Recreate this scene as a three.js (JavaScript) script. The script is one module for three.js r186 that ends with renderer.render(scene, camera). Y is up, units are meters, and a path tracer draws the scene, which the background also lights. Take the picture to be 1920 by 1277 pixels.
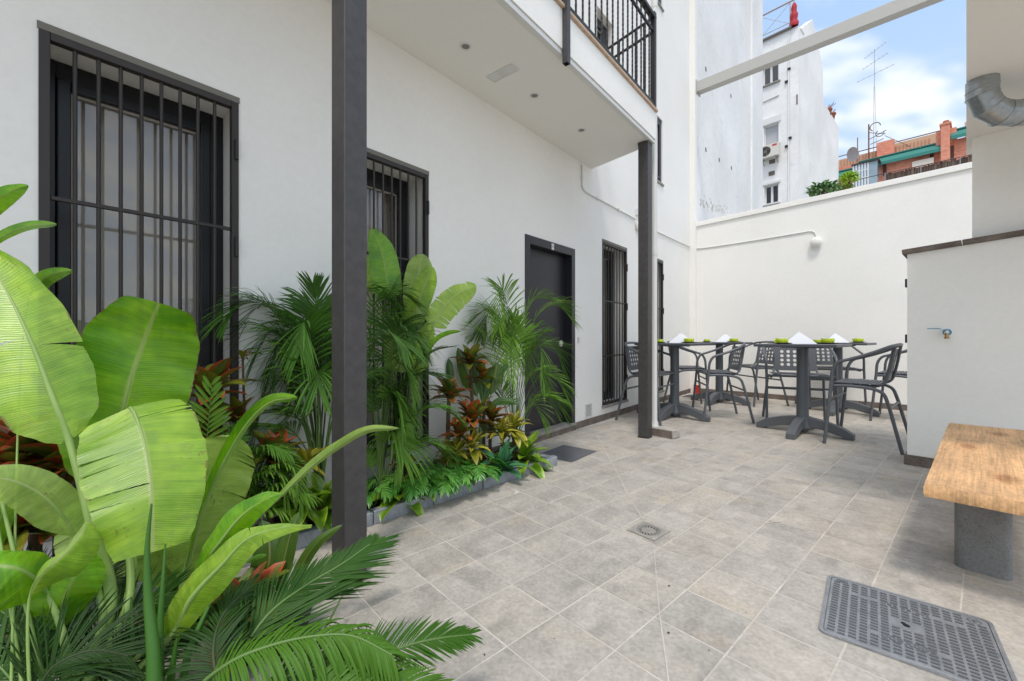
import * as THREE from 'three';
import { mergeGeometries, mergeVertices, toCreasedNormals } from 'three/addons/utils/BufferGeometryUtils.js';
import { RoundedBoxGeometry } from 'three/addons/geometries/RoundedBoxGeometry.js';
import { TextGeometry } from 'three/addons/geometries/TextGeometry.js';
import { FontLoader } from 'three/addons/loaders/FontLoader.js';

// ------------------------------------------------------------------ camera, sky, sun, exposure
const V3 = (x, y, z) => new THREE.Vector3(x, y, z);
const FPX = 796, CX = 960, CY = 634, EYE = 1.05;          // focal length and horizon of the photograph, in its own pixels
const scene = new THREE.Scene();
const camera = new THREE.PerspectiveCamera(2 * Math.atan(638.5 / FPX) * 180 / Math.PI, 1920 / 1277, 0.05, 400);
camera.position.set(0, EYE, 0);
camera.lookAt(0, EYE, -10);
camera.setViewOffset(1920, 1277, 0, 638.5 - CY, 1920, 1277);
const renderer = new THREE.WebGLRenderer({ antialias: true });
renderer.setSize(1024, 681);
renderer.toneMapping = THREE.LinearToneMapping;
renderer.toneMappingExposure = 1.54;
renderer.shadowMap.enabled = true;

function rng(seed) { let a = seed >>> 0; return () => { a |= 0; a = a + 0x6D2B79F5 | 0; let t = Math.imul(a ^ a >>> 15, 1 | a); t = t + Math.imul(t ^ t >>> 7, 61 | t) ^ t; return ((t ^ t >>> 14) >>> 0) / 4294967296; }; }
function hash2(x, y, s) { let h = Math.imul(x, 374761393) + Math.imul(y, 668265263) + Math.imul(s, 2147483647 ^ 0x5bd1e995); h = Math.imul(h ^ h >>> 13, 1274126177); return ((h ^ h >>> 16) >>> 0) / 4294967296; }
function vnoise(x, y, s, per = 0) {
  const xi = Math.floor(x), yi = Math.floor(y); let fx = x - xi, fy = y - yi; fx = fx * fx * (3 - 2 * fx); fy = fy * fy * (3 - 2 * fy);
  const w = per ? v => ((v % per) + per) % per : v => v;
  const a = hash2(w(xi), w(yi), s), b = hash2(w(xi + 1), w(yi), s), c = hash2(w(xi), w(yi + 1), s), d = hash2(w(xi + 1), w(yi + 1), s);
  return a + (b - a) * fx + (c - a) * fy + (a - b - c + d) * fx * fy;
}
function fbm(x, y, s, oct = 4, per = 0) { let v = 0, a = 0.5, t = 0; for (let i = 0; i < oct; i++) { v += a * vnoise(x, y, s + i * 17, per); t += a; a *= 0.5; x *= 2; y *= 2; if (per) per *= 2; } return v / t; }
const clamp = (v, a = 0, b = 1) => Math.min(b, Math.max(a, v));
const smooth = (a, b, v) => { const t = clamp((v - a) / (b - a)); return t * t * (3 - 2 * t); };
const mix = (a, b, t) => a + (b - a) * t;
const mix3 = (a, b, t) => [mix(a[0], b[0], t), mix(a[1], b[1], t), mix(a[2], b[2], t)];

const SUN = V3(-0.10, 1, 0.50).normalize();
const SKY_GAIN = 1.0;
{
  const w = 1024, h = 512, data = new Float32Array(w * h * 4);
  for (let j = 0; j < h; j++) for (let i = 0; i < w; i++) {
    const th = (j + 0.5) / h * Math.PI - Math.PI / 2, ph = ((i + 0.5) / w - 0.5) * 2 * Math.PI;
    const y = Math.sin(th), x = Math.cos(th) * Math.cos(ph), z = Math.cos(th) * Math.sin(ph);
    let c;
    if (y < 0) c = [0.42, 0.42, 0.41];
    else {
      c = mix3([0.55, 0.655, 0.75], [0.205, 0.35, 0.62], Math.pow(clamp(y / 0.85), 0.75));
      const k = 1 / (y + 0.22), cx = x * k * 1.35, cz = z * k * 1.35;
      const warp = fbm(cx * 0.9 + 3, cz * 0.9 - 2, 5, 3) * 1.6;
      const n = fbm(cx * 1.9 + warp, cz * 3.0 + warp * 0.7, 11, 7) * 0.58 + fbm(cx * 7 + 9 + warp, cz * 15, 31, 5) * 0.42;
      const cl = smooth(0.40, 0.68, n);
      c = mix3(c, [0.78, 0.78, 0.77], cl * 0.85);
      const mu = clamp(x * SUN.x + y * SUN.y + z * SUN.z);          // thin cloud glows round the veiled sun
      const au = 0.9 * Math.pow(mu, 6) + 0.5 * Math.pow(mu, 40);
      c = [c[0] + au * 1.0, c[1] + au * 0.97, c[2] + au * 0.9];
    }
    const o = (j * w + i) * 4; data[o] = c[0] * SKY_GAIN; data[o + 1] = c[1] * SKY_GAIN; data[o + 2] = c[2] * SKY_GAIN; data[o + 3] = 1;
  }
  const sky = new THREE.DataTexture(data, w, h, THREE.RGBAFormat, THREE.FloatType);
  sky.mapping = THREE.EquirectangularReflectionMapping; sky.magFilter = THREE.LinearFilter; sky.minFilter = THREE.LinearFilter; sky.needsUpdate = true;
  scene.background = sky; scene.environment = sky;
}
const sun = new THREE.DirectionalLight(0xfff7ef, 1.15);
sun.position.copy(SUN).multiplyScalar(40); sun.castShadow = true; sun.shadow.radius = 18;
sun.shadow.mapSize.set(2048, 2048);
Object.assign(sun.shadow.camera, { left: -20, right: 20, top: 20, bottom: -20, near: 1, far: 90 });
scene.add(sun); scene.add(sun.target);

// ------------------------------------------------------------------ helpers: placing
const P = (px, py, d) => V3((px - CX) / FPX * d, EYE - (py - CY) / FPX * d, -d);     // a pixel's direction, at a depth read from what the thing stands on
const G = (px, py) => P(px, py, FPX * EYE / (py - CY));                              // that direction meets the ground
const LW = { O: V3(1.155, 0, -5.41), W: V3(0.6334, 0, -0.7738), N: V3(0.7738, 0, 0.6334), rot: 50.7 * Math.PI / 180 };   // the house wall: along, outwards
const wt = (px, s = 0) => { const k = (px - CX) / FPX; return (k * (5.41 - 0.6334 * s) - 1.155 - 0.7738 * s) / (0.6334 - 0.7738 * k); };
const wp = (t, s, y = 0) => V3(LW.O.x + LW.W.x * t + LW.N.x * s, y, LW.O.z + LW.W.z * t + LW.N.z * s);
const wy = (px, py, s = 0) => EYE - (py - CY) / FPX * -wp(wt(px, s), s).z;
const A = V3(0.669, 0, 0.743), B = V3(0.743, 0, -0.669);                              // the paving's two directions
const FW = { O: V3(3.507, 0, -8.283), X: V3(0.7193, 0, 0.6947), N: V3(-0.6947, 0, 0.7193), rot: -44 * Math.PI / 180 };   // the far wall
const ft = px => { const k = (px - CX) / FPX; return (k * 8.283 - 3.507) / (0.7193 + 0.6947 * k); };
const fp = (t, s, y = 0) => V3(FW.O.x + FW.X.x * t + FW.N.x * s, y, FW.O.z + FW.X.z * t + FW.N.z * s);
const fy = (px, py) => EYE - (py - CY) / FPX * -fp(ft(px), 0).z;

// ------------------------------------------------------------------ helpers: objects
const used = new Map();
function numbered(n) { const k = used.get(n) || 0; used.set(n, k + 1); return k ? n + '_' + String(k).padStart(3, '0') : n; }
function shade(o) { o.castShadow = true; o.receiveShadow = true; return o; }
function thing(name, label, category, pos = V3(0, 0, 0), rot = 0, group) {
  const o = new THREE.Group(); o.name = numbered(name); o.position.copy(pos); o.rotation.y = rot; scene.add(o);
  o.userData = { label, category }; if (group) o.userData.group = group; return o;
}
function structure(name, geo, mat, label) { const m = mesh(name, geo, mat, null); m.userData = { kind: 'structure', label, category: name.replace(/_/g, ' ') }; return m; }
function mesh(name, geo, mat, parent) { const m = shade(new THREE.Mesh(geo, mat)); m.name = parent ? name : numbered(name); (parent || scene).add(m); return m; }
function part(name, parent) { const g = new THREE.Group(); g.name = name; parent.add(g); return g; }
const merge = list => mergeGeometries(list.map(g => { const q = g.index ? g.toNonIndexed() : g; for (const k of Object.keys(q.attributes)) if (!['position', 'normal', 'uv'].includes(k)) q.deleteAttribute(k); return q; }), false);
function metres(g, k = 1) {          // uv in metres, by the way each face looks
  const q = g.index ? g.toNonIndexed() : g, p = q.attributes.position, n = q.attributes.normal, uv = new Float32Array(p.count * 2);
  for (let i = 0; i < p.count; i += 3) {
    let nx = 0, ny = 0, nz = 0; for (let j = 0; j < 3; j++) { nx += Math.abs(n.getX(i + j)); ny += Math.abs(n.getY(i + j)); nz += Math.abs(n.getZ(i + j)); }
    for (let j = 0; j < 3; j++) { const a = i + j, x = p.getX(a), y = p.getY(a), z = p.getZ(a);
      const [u, v] = ny >= nx && ny >= nz ? [x, z] : nx >= nz ? [z, y] : [x, y]; uv[a * 2] = u * k; uv[a * 2 + 1] = v * k; }
  }
  q.setAttribute('uv', new THREE.BufferAttribute(uv, 2)); return q;
}
const bx = (x0, x1, y0, y1, z0, z1) => metres(new THREE.BoxGeometry(x1 - x0, y1 - y0, z1 - z0).translate((x0 + x1) / 2, (y0 + y1) / 2, (z0 + z1) / 2));
const rbx = (x0, x1, y0, y1, z0, z1, r = 0.004, seg = 1) => metres(new RoundedBoxGeometry(x1 - x0, y1 - y0, z1 - z0, seg, Math.min(r, (x1 - x0) / 2.1, (y1 - y0) / 2.1, (z1 - z0) / 2.1)).translate((x0 + x1) / 2, (y0 + y1) / 2, (z0 + z1) / 2));
const tube = (pts, r, seg = 24, rad = 8, closed = false) => new THREE.TubeGeometry(new THREE.CatmullRomCurve3(pts, closed, 'centripetal'), seg, r, rad, closed);
function rod(a, b, r, rad = 8) { const d = b.clone().sub(a), g = new THREE.CylinderGeometry(r, r, d.length(), rad); g.applyQuaternion(new THREE.Quaternion().setFromUnitVectors(V3(0, 1, 0), d.normalize())); return g.translate((a.x + b.x) / 2, (a.y + b.y) / 2, (a.z + b.z) / 2); }
function extrude(pts, depth, holes = [], bevel = 0) {
  const s = new THREE.Shape(pts.map(p => new THREE.Vector2(p[0], p[1])));
  for (const h of holes) s.holes.push(h.getPoints ? h : new THREE.Path(h.map(p => new THREE.Vector2(p[0], p[1]))));
  return new THREE.ExtrudeGeometry(s, { depth, bevelEnabled: bevel > 0, bevelSize: bevel, bevelThickness: bevel, bevelSegments: 2, curveSegments: 10 });
}
const rect = (x0, x1, y0, y1) => [[x0, y0], [x1, y0], [x1, y1], [x0, y1]];

// ------------------------------------------------------------------ helpers: materials
function tex(w, h, fn, srgb = true, rep = 1) {
  const d = new Uint8Array(w * h * 4);
  for (let j = 0; j < h; j++) for (let i = 0; i < w; i++) { const c = fn((i + 0.5) / w, (j + 0.5) / h), o = (j * w + i) * 4; d[o] = clamp(c[0]) * 255; d[o + 1] = clamp(c[1]) * 255; d[o + 2] = clamp(c[2]) * 255; d[o + 3] = 255; }
  const t = new THREE.DataTexture(d, w, h, THREE.RGBAFormat); if (srgb) t.colorSpace = THREE.SRGBColorSpace;
  t.wrapS = t.wrapT = THREE.RepeatWrapping; t.magFilter = THREE.LinearFilter; t.minFilter = THREE.LinearMipmapLinearFilter; t.generateMipmaps = true; t.repeat.set(rep, rep); t.needsUpdate = true; return t;
}
const grey = v => [v, v, v];
const std = (color, roughness, o = {}) => new THREE.MeshStandardMaterial({ color, roughness, side: THREE.DoubleSide, ...o });
const phys = (color, roughness, o = {}) => new THREE.MeshPhysicalMaterial({ color, roughness, side: THREE.DoubleSide, ...o });

const plasterBump = tex(512, 512, (u, v) => grey(0.5 + 0.5 * (fbm(u * 64, v * 64, 3, 3, 64) - 0.5) + 0.35 * (fbm(u * 8, v * 8, 7, 3, 8) - 0.5)), false, 0.8);
const plasterTone = (r, g, b, amt, seed, rep) => tex(512, 512, (u, v) => { const n = (fbm(u * 4, v * 4, seed, 5, 4) - 0.5) * amt + (fbm(u * 96, v * 96, seed + 5, 2, 96) - 0.5) * amt * 0.5; return [r + n, g + n, b + n * 1.1]; }, true, rep);
const M = {};
M.plaster = std(0xffffff, 0.92, { map: plasterTone(0.945, 0.934, 0.908, 0.035, 2, 0.45), bumpMap: plasterBump, bumpScale: 0.0012 });
M.soffit = std(0xffffff, 0.9, { map: plasterTone(0.94, 0.929, 0.905, 0.02, 8, 0.5) });
M.oldPlaster = std(0xffffff, 0.95, { map: tex(1024, 1024, (u, v) => {
  let n = (fbm(u * 5, v * 5, 21, 5, 5) - 0.5) * 0.10 + (fbm(u * 80, v * 80, 24, 2, 80) - 0.5) * 0.04;
  const st = smooth(0.62, 0.85, fbm(u * 40 + 2, v * 4, 29, 4, 0)) * 0.02; const scr = smooth(0.74, 0.80, fbm(u * 9 + v * 9, v * 30 - u * 5, 41, 4)) * 0.03;
  return [0.925 + n - st - scr, 0.92 + n - st - scr, 0.91 + n - st * 0.9 - scr]; }, true, 0.16), bumpMap: plasterBump, bumpScale: 0.004 });
const metalSpeck = tex(512, 512, (u, v) => { const s = hash2(u * 512 | 0, v * 512 | 0, 9); const n = fbm(u * 14, v * 14, 6, 4, 14); const k = 0.29 + (n - 0.5) * 0.07 + (s > 0.985 ? 0.10 : 0) + (s - 0.5) * 0.03; return [k * 1.0, k * 0.965, k * 0.955]; }, true, 2.2);
M.steel = std(0xffffff, 0.5, { map: metalSpeck, metalness: 0.25 });
M.iron = std(0x2a2725, 0.48, { metalness: 0.2 });
M.bars = std(0x383330, 0.5, { metalness: 0.25 });
M.frameBlack = std(0x17181b, 0.38);
M.doorBlack = phys(0x222127, 0.42, { clearcoat: 0.15, clearcoatRoughness: 0.4 });
M.lintel = std(0x77736b, 0.85, { bumpMap: plasterBump, bumpScale: 0.004 });
M.glass = phys(0xffffff, 0.02, { transmission: 1, thickness: 0, ior: 1.62 });
M.blind = std(0xaba296, 0.95);
M.revealReflection = std(0xa59d93, 0.6);  // beige that paints the plaster reveal's reflection inside the sash
M.white = std(0xdcdcd8, 0.55);
M.whitePipe = std(0xd9d9d4, 0.5);
M.chrome = std(0xc8c8c4, 0.25, { metalness: 0.9 });
const stoneTex = (base, amp, seed, rep) => tex(512, 512, (u, v) => { const n = (fbm(u * 6, v * 6, seed, 5, 6) - 0.5) * amp + (fbm(u * 60, v * 60, seed + 3, 3, 60) - 0.5) * amp * 0.6; return base.map((c, i) => c + n * (1 - i * 0.04)); }, true, rep);
M.skirting = std(0xffffff, 0.8, { map: stoneTex([0.43, 0.385, 0.35], 0.22, 51, 2), bumpMap: plasterBump, bumpScale: 0.003 });
M.sill = std(0xffffff, 0.7, { map: stoneTex([0.56, 0.545, 0.52], 0.14, 57, 2) });
M.kerb = std(0xffffff, 0.9, { map: stoneTex([0.585, 0.60, 0.62], 0.20, 63, 2.4), bumpMap: plasterBump, bumpScale: 0.006 });
M.concrete = std(0xffffff, 0.85, { map: tex(512, 512, (u, v) => { let n = (fbm(u * 6, v * 6, 71, 5, 6) - 0.5) * 0.12 + (fbm(u * 90, v * 90, 75, 2, 90) - 0.5) * 0.08; const pit = smooth(0.86, 0.92, vnoise(u * 150, v * 150, 78, 150)) * 0.15; return [0.48 + n - pit, 0.48 + n - pit, 0.475 + n - pit]; }, true, 2.2), bumpMap: plasterBump, bumpScale: 0.004 });
M.grout = std(0xffffff, 0.95, { map: stoneTex([0.765, 0.735, 0.69], 0.16, 83, 1.5) });
M.soil = std(0xffffff, 1, { map: tex(512, 512, (u, v) => { const n = fbm(u * 40, v * 40, 91, 4, 40), b = smooth(0.62, 0.75, fbm(u * 24, v * 70, 95, 3, 0)); return [0.13 + n * 0.13 + b * 0.14, 0.095 + n * 0.09 + b * 0.09, 0.07 + n * 0.06 + b * 0.05]; }, true, 1.6), bumpMap: plasterBump, bumpScale: 0.03 });
M.ground = std(0x8c877e, 0.95);
M.galv = std(0xffffff, 0.34, { metalness: 0.85, map: tex(256, 256, (u, v) => { const n = fbm(u * 9, v * 9, 101, 4, 9) * 0.10 + vnoise(u * 26, v * 26, 105, 26) * 0.05; return [0.56 + n, 0.58 + n, 0.59 + n]; }, true, 3) });
// ------------------------------------------------------------------ ground and paving
structure('ground', new THREE.PlaneGeometry(300, 300).rotateX(-Math.PI / 2).translate(0, -0.03, -60), M.ground, 'bare ground around the courtyard');
const TILE = 0.257, TO = G(1037.5, 1055.8);
const tilePt = (a, b, y = 0) => V3(TO.x + A.x * a * TILE + B.x * b * TILE, y, TO.z + A.z * a * TILE + B.z * b * TILE);
const tileIdx = p => { const x = p.x - TO.x, z = p.z - TO.z; return [(x * A.x + z * A.z) / TILE, (x * B.x + z * B.z) / TILE]; };
const pave = new THREE.Group(); pave.name = 'paved_floor'; pave.userData = { kind: 'structure', label: 'courtyard floor of square beige stone tiles with pale joints', category: 'floor' }; scene.add(pave);
{
  mesh('mortar_bed', metres(new THREE.BoxGeometry(18, 0.02, 18).translate(1, -0.0112, -4)), M.grout, pave);
  const stone = [];
  for (let k = 0; k < 4; k++) stone.push(tex(512, 512, (u, v) => {
    const big = fbm(u * 5 + k * 7, v * 5, 111 + k, 5, 0) - 0.5, streak = fbm(u * 5 + big, v * 26 + k * 3, 121 + k, 4) - 0.5, fine = fbm(u * 110, v * 110, 131 + k, 2) - 0.5;
    const dark = smooth(0.52, 0.78, fbm(u * 9 + 4, v * 9 + k, 141 + k, 4)), lime = smooth(0.58, 0.8, fbm(u * 12 + k, v * 12, 151 + k, 5)), warm = smooth(0.6, 0.8, fbm(u * 6, v * 6 + 5, 161 + k, 3));
    const s = 0.685 + big * 0.10 + streak * 0.08 + fine * 0.12 - dark * 0.05 + lime * 0.04;
    return [s * 1.0 + warm * 0.014, s * 0.958 + warm * 0.003, s * 0.895 - warm * 0.012]; }, true, 1));
  const tones = [[1, 1, 1], [0.965, 0.965, 0.96], [1.0, 0.99, 0.975], [0.935, 0.94, 0.945]];
  const mats = []; stone.forEach((map, i) => tones.forEach(c => { const m = std(0xffffff, 0.66, { map, bumpMap: plasterBump, bumpScale: 0.002 }); m.color.setRGB(...c); mats.push(m); }));
  const variants = [];
  const R = rng(5), T = TILE - 0.0042, c = 0.0014;
  for (let k = 0; k < 12; k++) {
    const h = T / 2, g = new THREE.BufferGeometry(), pos = [], uv = [], ox = R(), oy = R(), turn = k % 2 ? 1 : 0;
    const jag = () => 1 + (R() - 0.5) * 0.006;
    const top = [[-h + c, h - c], [h - c, h - c], [h - c, -h + c], [-h + c, -h + c]].map(p => [p[0] * jag(), 0, p[1] * jag()]), bot = [[-h, h], [h, h], [h, -h], [-h, -h]].map(p => [p[0] * jag(), -0.005, p[1] * jag()]);
    const put = (...v) => v.forEach(p => { pos.push(...p); uv.push(ox + (turn ? p[2] : p[0]) * 0.9, oy + (turn ? p[0] : p[2]) * 0.9); });
    put(top[0], top[1], top[2], top[0], top[2], top[3]);
    for (let i = 0; i < 4; i++) { const j = (i + 1) % 4; put(bot[i], bot[j], top[j], bot[i], top[j], top[i]); }
    g.setAttribute('position', new THREE.Float32BufferAttribute(pos, 3)); g.setAttribute('uv', new THREE.Float32BufferAttribute(uv, 2)); g.computeVertexNormals(); variants.push(g);
  }
  const c00 = G(1553, 1079), c10 = G(1860, 1168), c01 = G(1503, 1174);
  const MHx = c10.clone().sub(c00), MHz0 = c01.clone().sub(c00); const mw = MHx.length(); MHx.normalize(); const MHz = V3(-MHx.z, 0, MHx.x); const md = MHz0.dot(MHz);
  var MH = { x: MHx, z: MHz, w: mw, d: md, c: c00.clone().addScaledVector(MHx, mw / 2).addScaledVector(MHz, md / 2) };
  const list = [];
  for (let a = -26; a < 26; a++) for (let b = -16; b < 34; b++) {
    const p = tilePt(a + 0.5, b + 0.5);
    const q = p.clone().sub(LW.O); if (q.dot(LW.N) < 0.02) continue;
    if (p.clone().sub(FW.O).dot(FW.N) < 0.0) continue;
    if (p.z > 2.5 || p.x > 7.5) continue;
    const d = -p.z; let vis = d > 1.15 && Math.abs(p.x / d) < 1.25;
    const k = Math.abs(tileIdx(p)[0]);
    list.push({ p, d, vis });
  }
  list.sort((m, n) => (n.vis - m.vis) || (m.d - n.d));
  const rest = [], turns = [0, Math.PI];
  list.forEach((t, i) => {
    const gi = variants[R() * variants.length | 0], mi = mats[R() * mats.length | 0], rot = Math.atan2(-A.z, A.x) + turns[R() * 2 | 0], y = (R() - 0.5) * 0.0016;
    const tx = (R() - 0.5) * 0.005, tz = (R() - 0.5) * 0.005;
    if (i < 300) { const m = mesh('floor_tile', gi, mi, pave); m.position.set(t.p.x, y, t.p.z); m.rotation.set(tx, rot, tz, 'YXZ'); }
    else rest.push([gi, rot, t.p, y, mi]);
  });
  const by = new Map(); for (const r of rest) { const g = r[0].clone().rotateY(r[1]).translate(r[2].x, r[3], r[2].z); if (!by.has(r[4])) by.set(r[4], []); by.get(r[4]).push(g); }
  for (const [m, l] of by) { const o = mesh('far_tiles', merge(l), m, pave); o.userData.kind = 'stuff'; }
  // mitred joints that run to the drain
  const cut = (pts, w) => { const pos = []; for (let i = 0; i + 1 < pts.length; i++) { const a = G(...pts[i]), b = G(...pts[i + 1]); const n = V3(-(b.z - a.z), 0, b.x - a.x).normalize().multiplyScalar(w / 2); for (const q of [[a, 1], [b, 1], [b, -1], [a, 1], [b, -1], [a, -1]]) pos.push(q[0].x + n.x * q[1], 0.0028, q[0].z + n.z * q[1]); } const g = new THREE.BufferGeometry(); g.setAttribute('position', new THREE.Float32BufferAttribute(pos, 3)); g.computeVertexNormals(); return metres(g); };
  mesh('cut_joint', cut([[1117, 812], [1158, 888], [1176, 926], [1203, 971]], 0.006), M.grout, pave);
  mesh('cut_joint', cut([[1227, 1034], [1231, 1085], [1237, 1155], [1249, 1240], [1255, 1290]], 0.005), M.grout, pave);
  mesh('cut_joint', cut([[1425, 983], [1468, 978]], 0.005), M.grout, pave);
}

// ------------------------------------------------------------------ house with the balcony (along the left)
const house = thing('courtyard_house', 'white plastered house with barred windows, black door and projecting balcony', 'building', LW.O, LW.rot);
const openings = [];
const t1a = wt(72), t1b = wt(447), t2b = wt(803), t2a = t2b - (t1b - t1a), dA = wt(984), dB = wt(1077), t3a = wt(1129), t3b = wt(1175), t4b = wt(1243), t4a = t4b - 0.735;
{
  openings.push([t1a, t1b, 0.27, 2.285], [t2a, t2b, 0.27, 2.285], [dA, dB, 0.0, 2.07], [t3a, t3b, 0.19, 2.285], [t4a, t4b, 0.19, 2.31],
    [-0.15, 0.28, 3.55, 5.2], [t4a + 0.05, t4b - 0.02, 3.6, 4.66], [t4a + 0.05, t4b - 0.02, 6.5, 7.6], [-2.2, -1.3, 3.5, 5.6]);
  const outline = [[-8, 0]]; outline.push([dA, 0], [dA, 2.07], [dB, 2.07], [dB, 0], [3.72, 0], [3.72, 8.6], [-8, 8.6]);
  const holes = openings.filter((_, i) => i !== 2).map(o => rect(...o));
  mesh('wall', extrude(outline, 0.42, holes).translate(0, 0, -0.42), M.plaster, house);
  mesh('roof_edge', bx(-8, 3.72, 8.6, 8.75, -3, 0.12), M.white, house);
  // skirting tiles
  const R = rng(8); let t = dB + 0.012;
  const seg = (a, b, s0 = 0) => { for (let x = a; x < b - 0.02;) { const l = Math.min(0.30, b - x); const m = mesh('skirting_tile', rbx(x + 0.0015, x + l - 0.0015, 0, 0.078, 0.0005, 0.012 + R() * 0.002, 0.002), M.skirting, house); x += l; } };
  seg(t, 3.7); seg(dA - 0.9, dA - 0.01);
}
function grille(opn, bars, rails, hingeRight = true) {
  const [a, b, y0, y1] = opn, g = part('window_grille', house), f = 0.032;
  mesh('grille_frame', rbx(a, a + f, y0, y1, -0.03, 0.008, 0.003), M.bars, g); mesh('grille_frame', rbx(b - f, b, y0, y1, -0.03, 0.008, 0.003), M.bars, g);
  mesh('grille_frame', rbx(a + f, b - f, y1 - f, y1, -0.03, 0.0075, 0.003), M.bars, g); mesh('grille_frame', rbx(a + f, b - f, y0, y0 + f, -0.03, 0.0075, 0.003), M.bars, g);
  const n = bars, w = (b - a - 2 * f);
  for (let i = 1; i <= n; i++) { const x = a + f + w * i / (n + 1); mesh('bar', rod(V3(x, y0 + f, -0.012), V3(x, y1 - f, -0.012), 0.0075, 8), M.bars, g); }
  for (const y of rails) mesh('rail', rbx(a + f, b - f, y - 0.009, y + 0.009, -0.020, -0.003, 0.004), M.bars, g);
  const hx = hingeRight ? b - 0.012 : a + 0.012;
  for (const y of [y1 - 0.25, (y0 + y1) / 2 + 0.25, y0 + 0.3]) mesh('hinge', rod(V3(hx, y - 0.05, 0.014), V3(hx, y + 0.05, 0.014), 0.009, 10), M.iron, g);
  mesh('lintel', bx(a - 0.004, b + 0.004, y1 + 0.0005, y1 + 0.03, -0.05, 0.006), M.lintel, g);
}
function casement(opn, leaf = 1, depth = 0.13) {
  const [a, b, y0, y1] = opn, g = part('window', house), f = 0.062, z0 = -depth - 0.06, z1 = -depth;
  mesh('window_frame', rbx(a, a + f, y0, y1, z0, z1, 0.004), M.frameBlack, g); mesh('window_frame', rbx(b - f, b, y0, y1, z0, z1, 0.004), M.frameBlack, g);
  mesh('window_frame', rbx(a + f, b - f, y1 - f * 1.2, y1, z0, z1 - 0.001, 0.004), M.frameBlack, g); mesh('window_frame', rbx(a + f, b - f, y0, y0 + f, z0, z1 - 0.001, 0.004), M.frameBlack, g);
  const s = 0.045, zi0 = z0 + 0.005, zi1 = z1 + 0.012;
  for (let k = 0; k < leaf; k++) {
    const u0 = a + f + 0.002 + (b - a - 2 * f - 0.004) * k / leaf, u1 = a + f + 0.002 + (b - a - 2 * f - 0.004) * (k + 1) / leaf, v0 = y0 + f + 0.002, v1 = y1 - f * 1.2 - 0.002;
    mesh('sash', merge([rbx(u0, u0 + s, v0, v1, zi0, zi1, 0.006), rbx(u1 - s, u1, v0, v1, zi0, zi1, 0.006), rbx(u0 + s, u1 - s, v1 - s, v1, zi0, zi1 - 0.001, 0.006), rbx(u0 + s, u1 - s, v0, v0 + s, zi0, zi1 - 0.001, 0.006)]), M.frameBlack, g);
    mesh('pane', bx(u0 + s - 0.004, u1 - s + 0.004, v0 + s - 0.004, v1 - s + 0.004, z0 + 0.024, z0 + 0.03), M.glass, g);
  }
  mesh('painted_reveal_reflection', merge([bx(a + f + s, a + f + s + 0.009, y0 + f + s, y1 - f - s - 0.013, z0 + 0.031, z0 + 0.043), bx(b - f - s - 0.009, b - f - s, y0 + f + s, y1 - f - s - 0.013, z0 + 0.031, z0 + 0.043), bx(a + f + s + 0.009, b - f - s - 0.009, y1 - f - s - 0.026, y1 - f - s - 0.013, z0 + 0.031, z0 + 0.043)]), M.revealReflection, g);  // added pale strips, the reveal's reflection put into their colour
  const fold = new THREE.PlaneGeometry(b - a - 0.006, y1 - y0 - 0.006, 60, 1).translate((a + b) / 2, (y0 + y1) / 2, z0 - 0.085), fpz = fold.attributes.position; for (let i = 0; i < fpz.count; i++) { const x = fpz.getX(i); fpz.setZ(i, fpz.getZ(i) + 0.003 * Math.sin(x * 38 + 1.3 * Math.sin(x * 13))); } fold.computeVertexNormals();
  mesh('curtain', fold, M.blind, g); mesh('room_back', bx(a + 0.001, b - 0.001, y0 + 0.001, y1 - 0.001, z0 - 0.13, z0 - 0.125), M.blind, g);
  mesh('sill', rbx(a - 0.02, b + 0.02, y0 - 0.034, y0 - 0.001, 0.0005, 0.024, 0.004), M.sill, g);
  return g;
}
grille(openings[0], 8, [1.62, 0.9]); grille(openings[1], 8, [1.62, 0.9]); grille(openings[3], 7, [1.53, 0.82]); grille(openings[4], 7, [1.53, 0.82]);
casement(openings[0], 1, 0.23); casement(openings[1], 1, 0.23); casement(openings[3], 1, 0.2); casement(openings[4], 1, 0.2); casement(openings[5], 1, 0.09); casement(openings[6], 1, 0.02); casement(openings[7], 1, 0.02); casement(openings[8], 2, 0.09);
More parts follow.
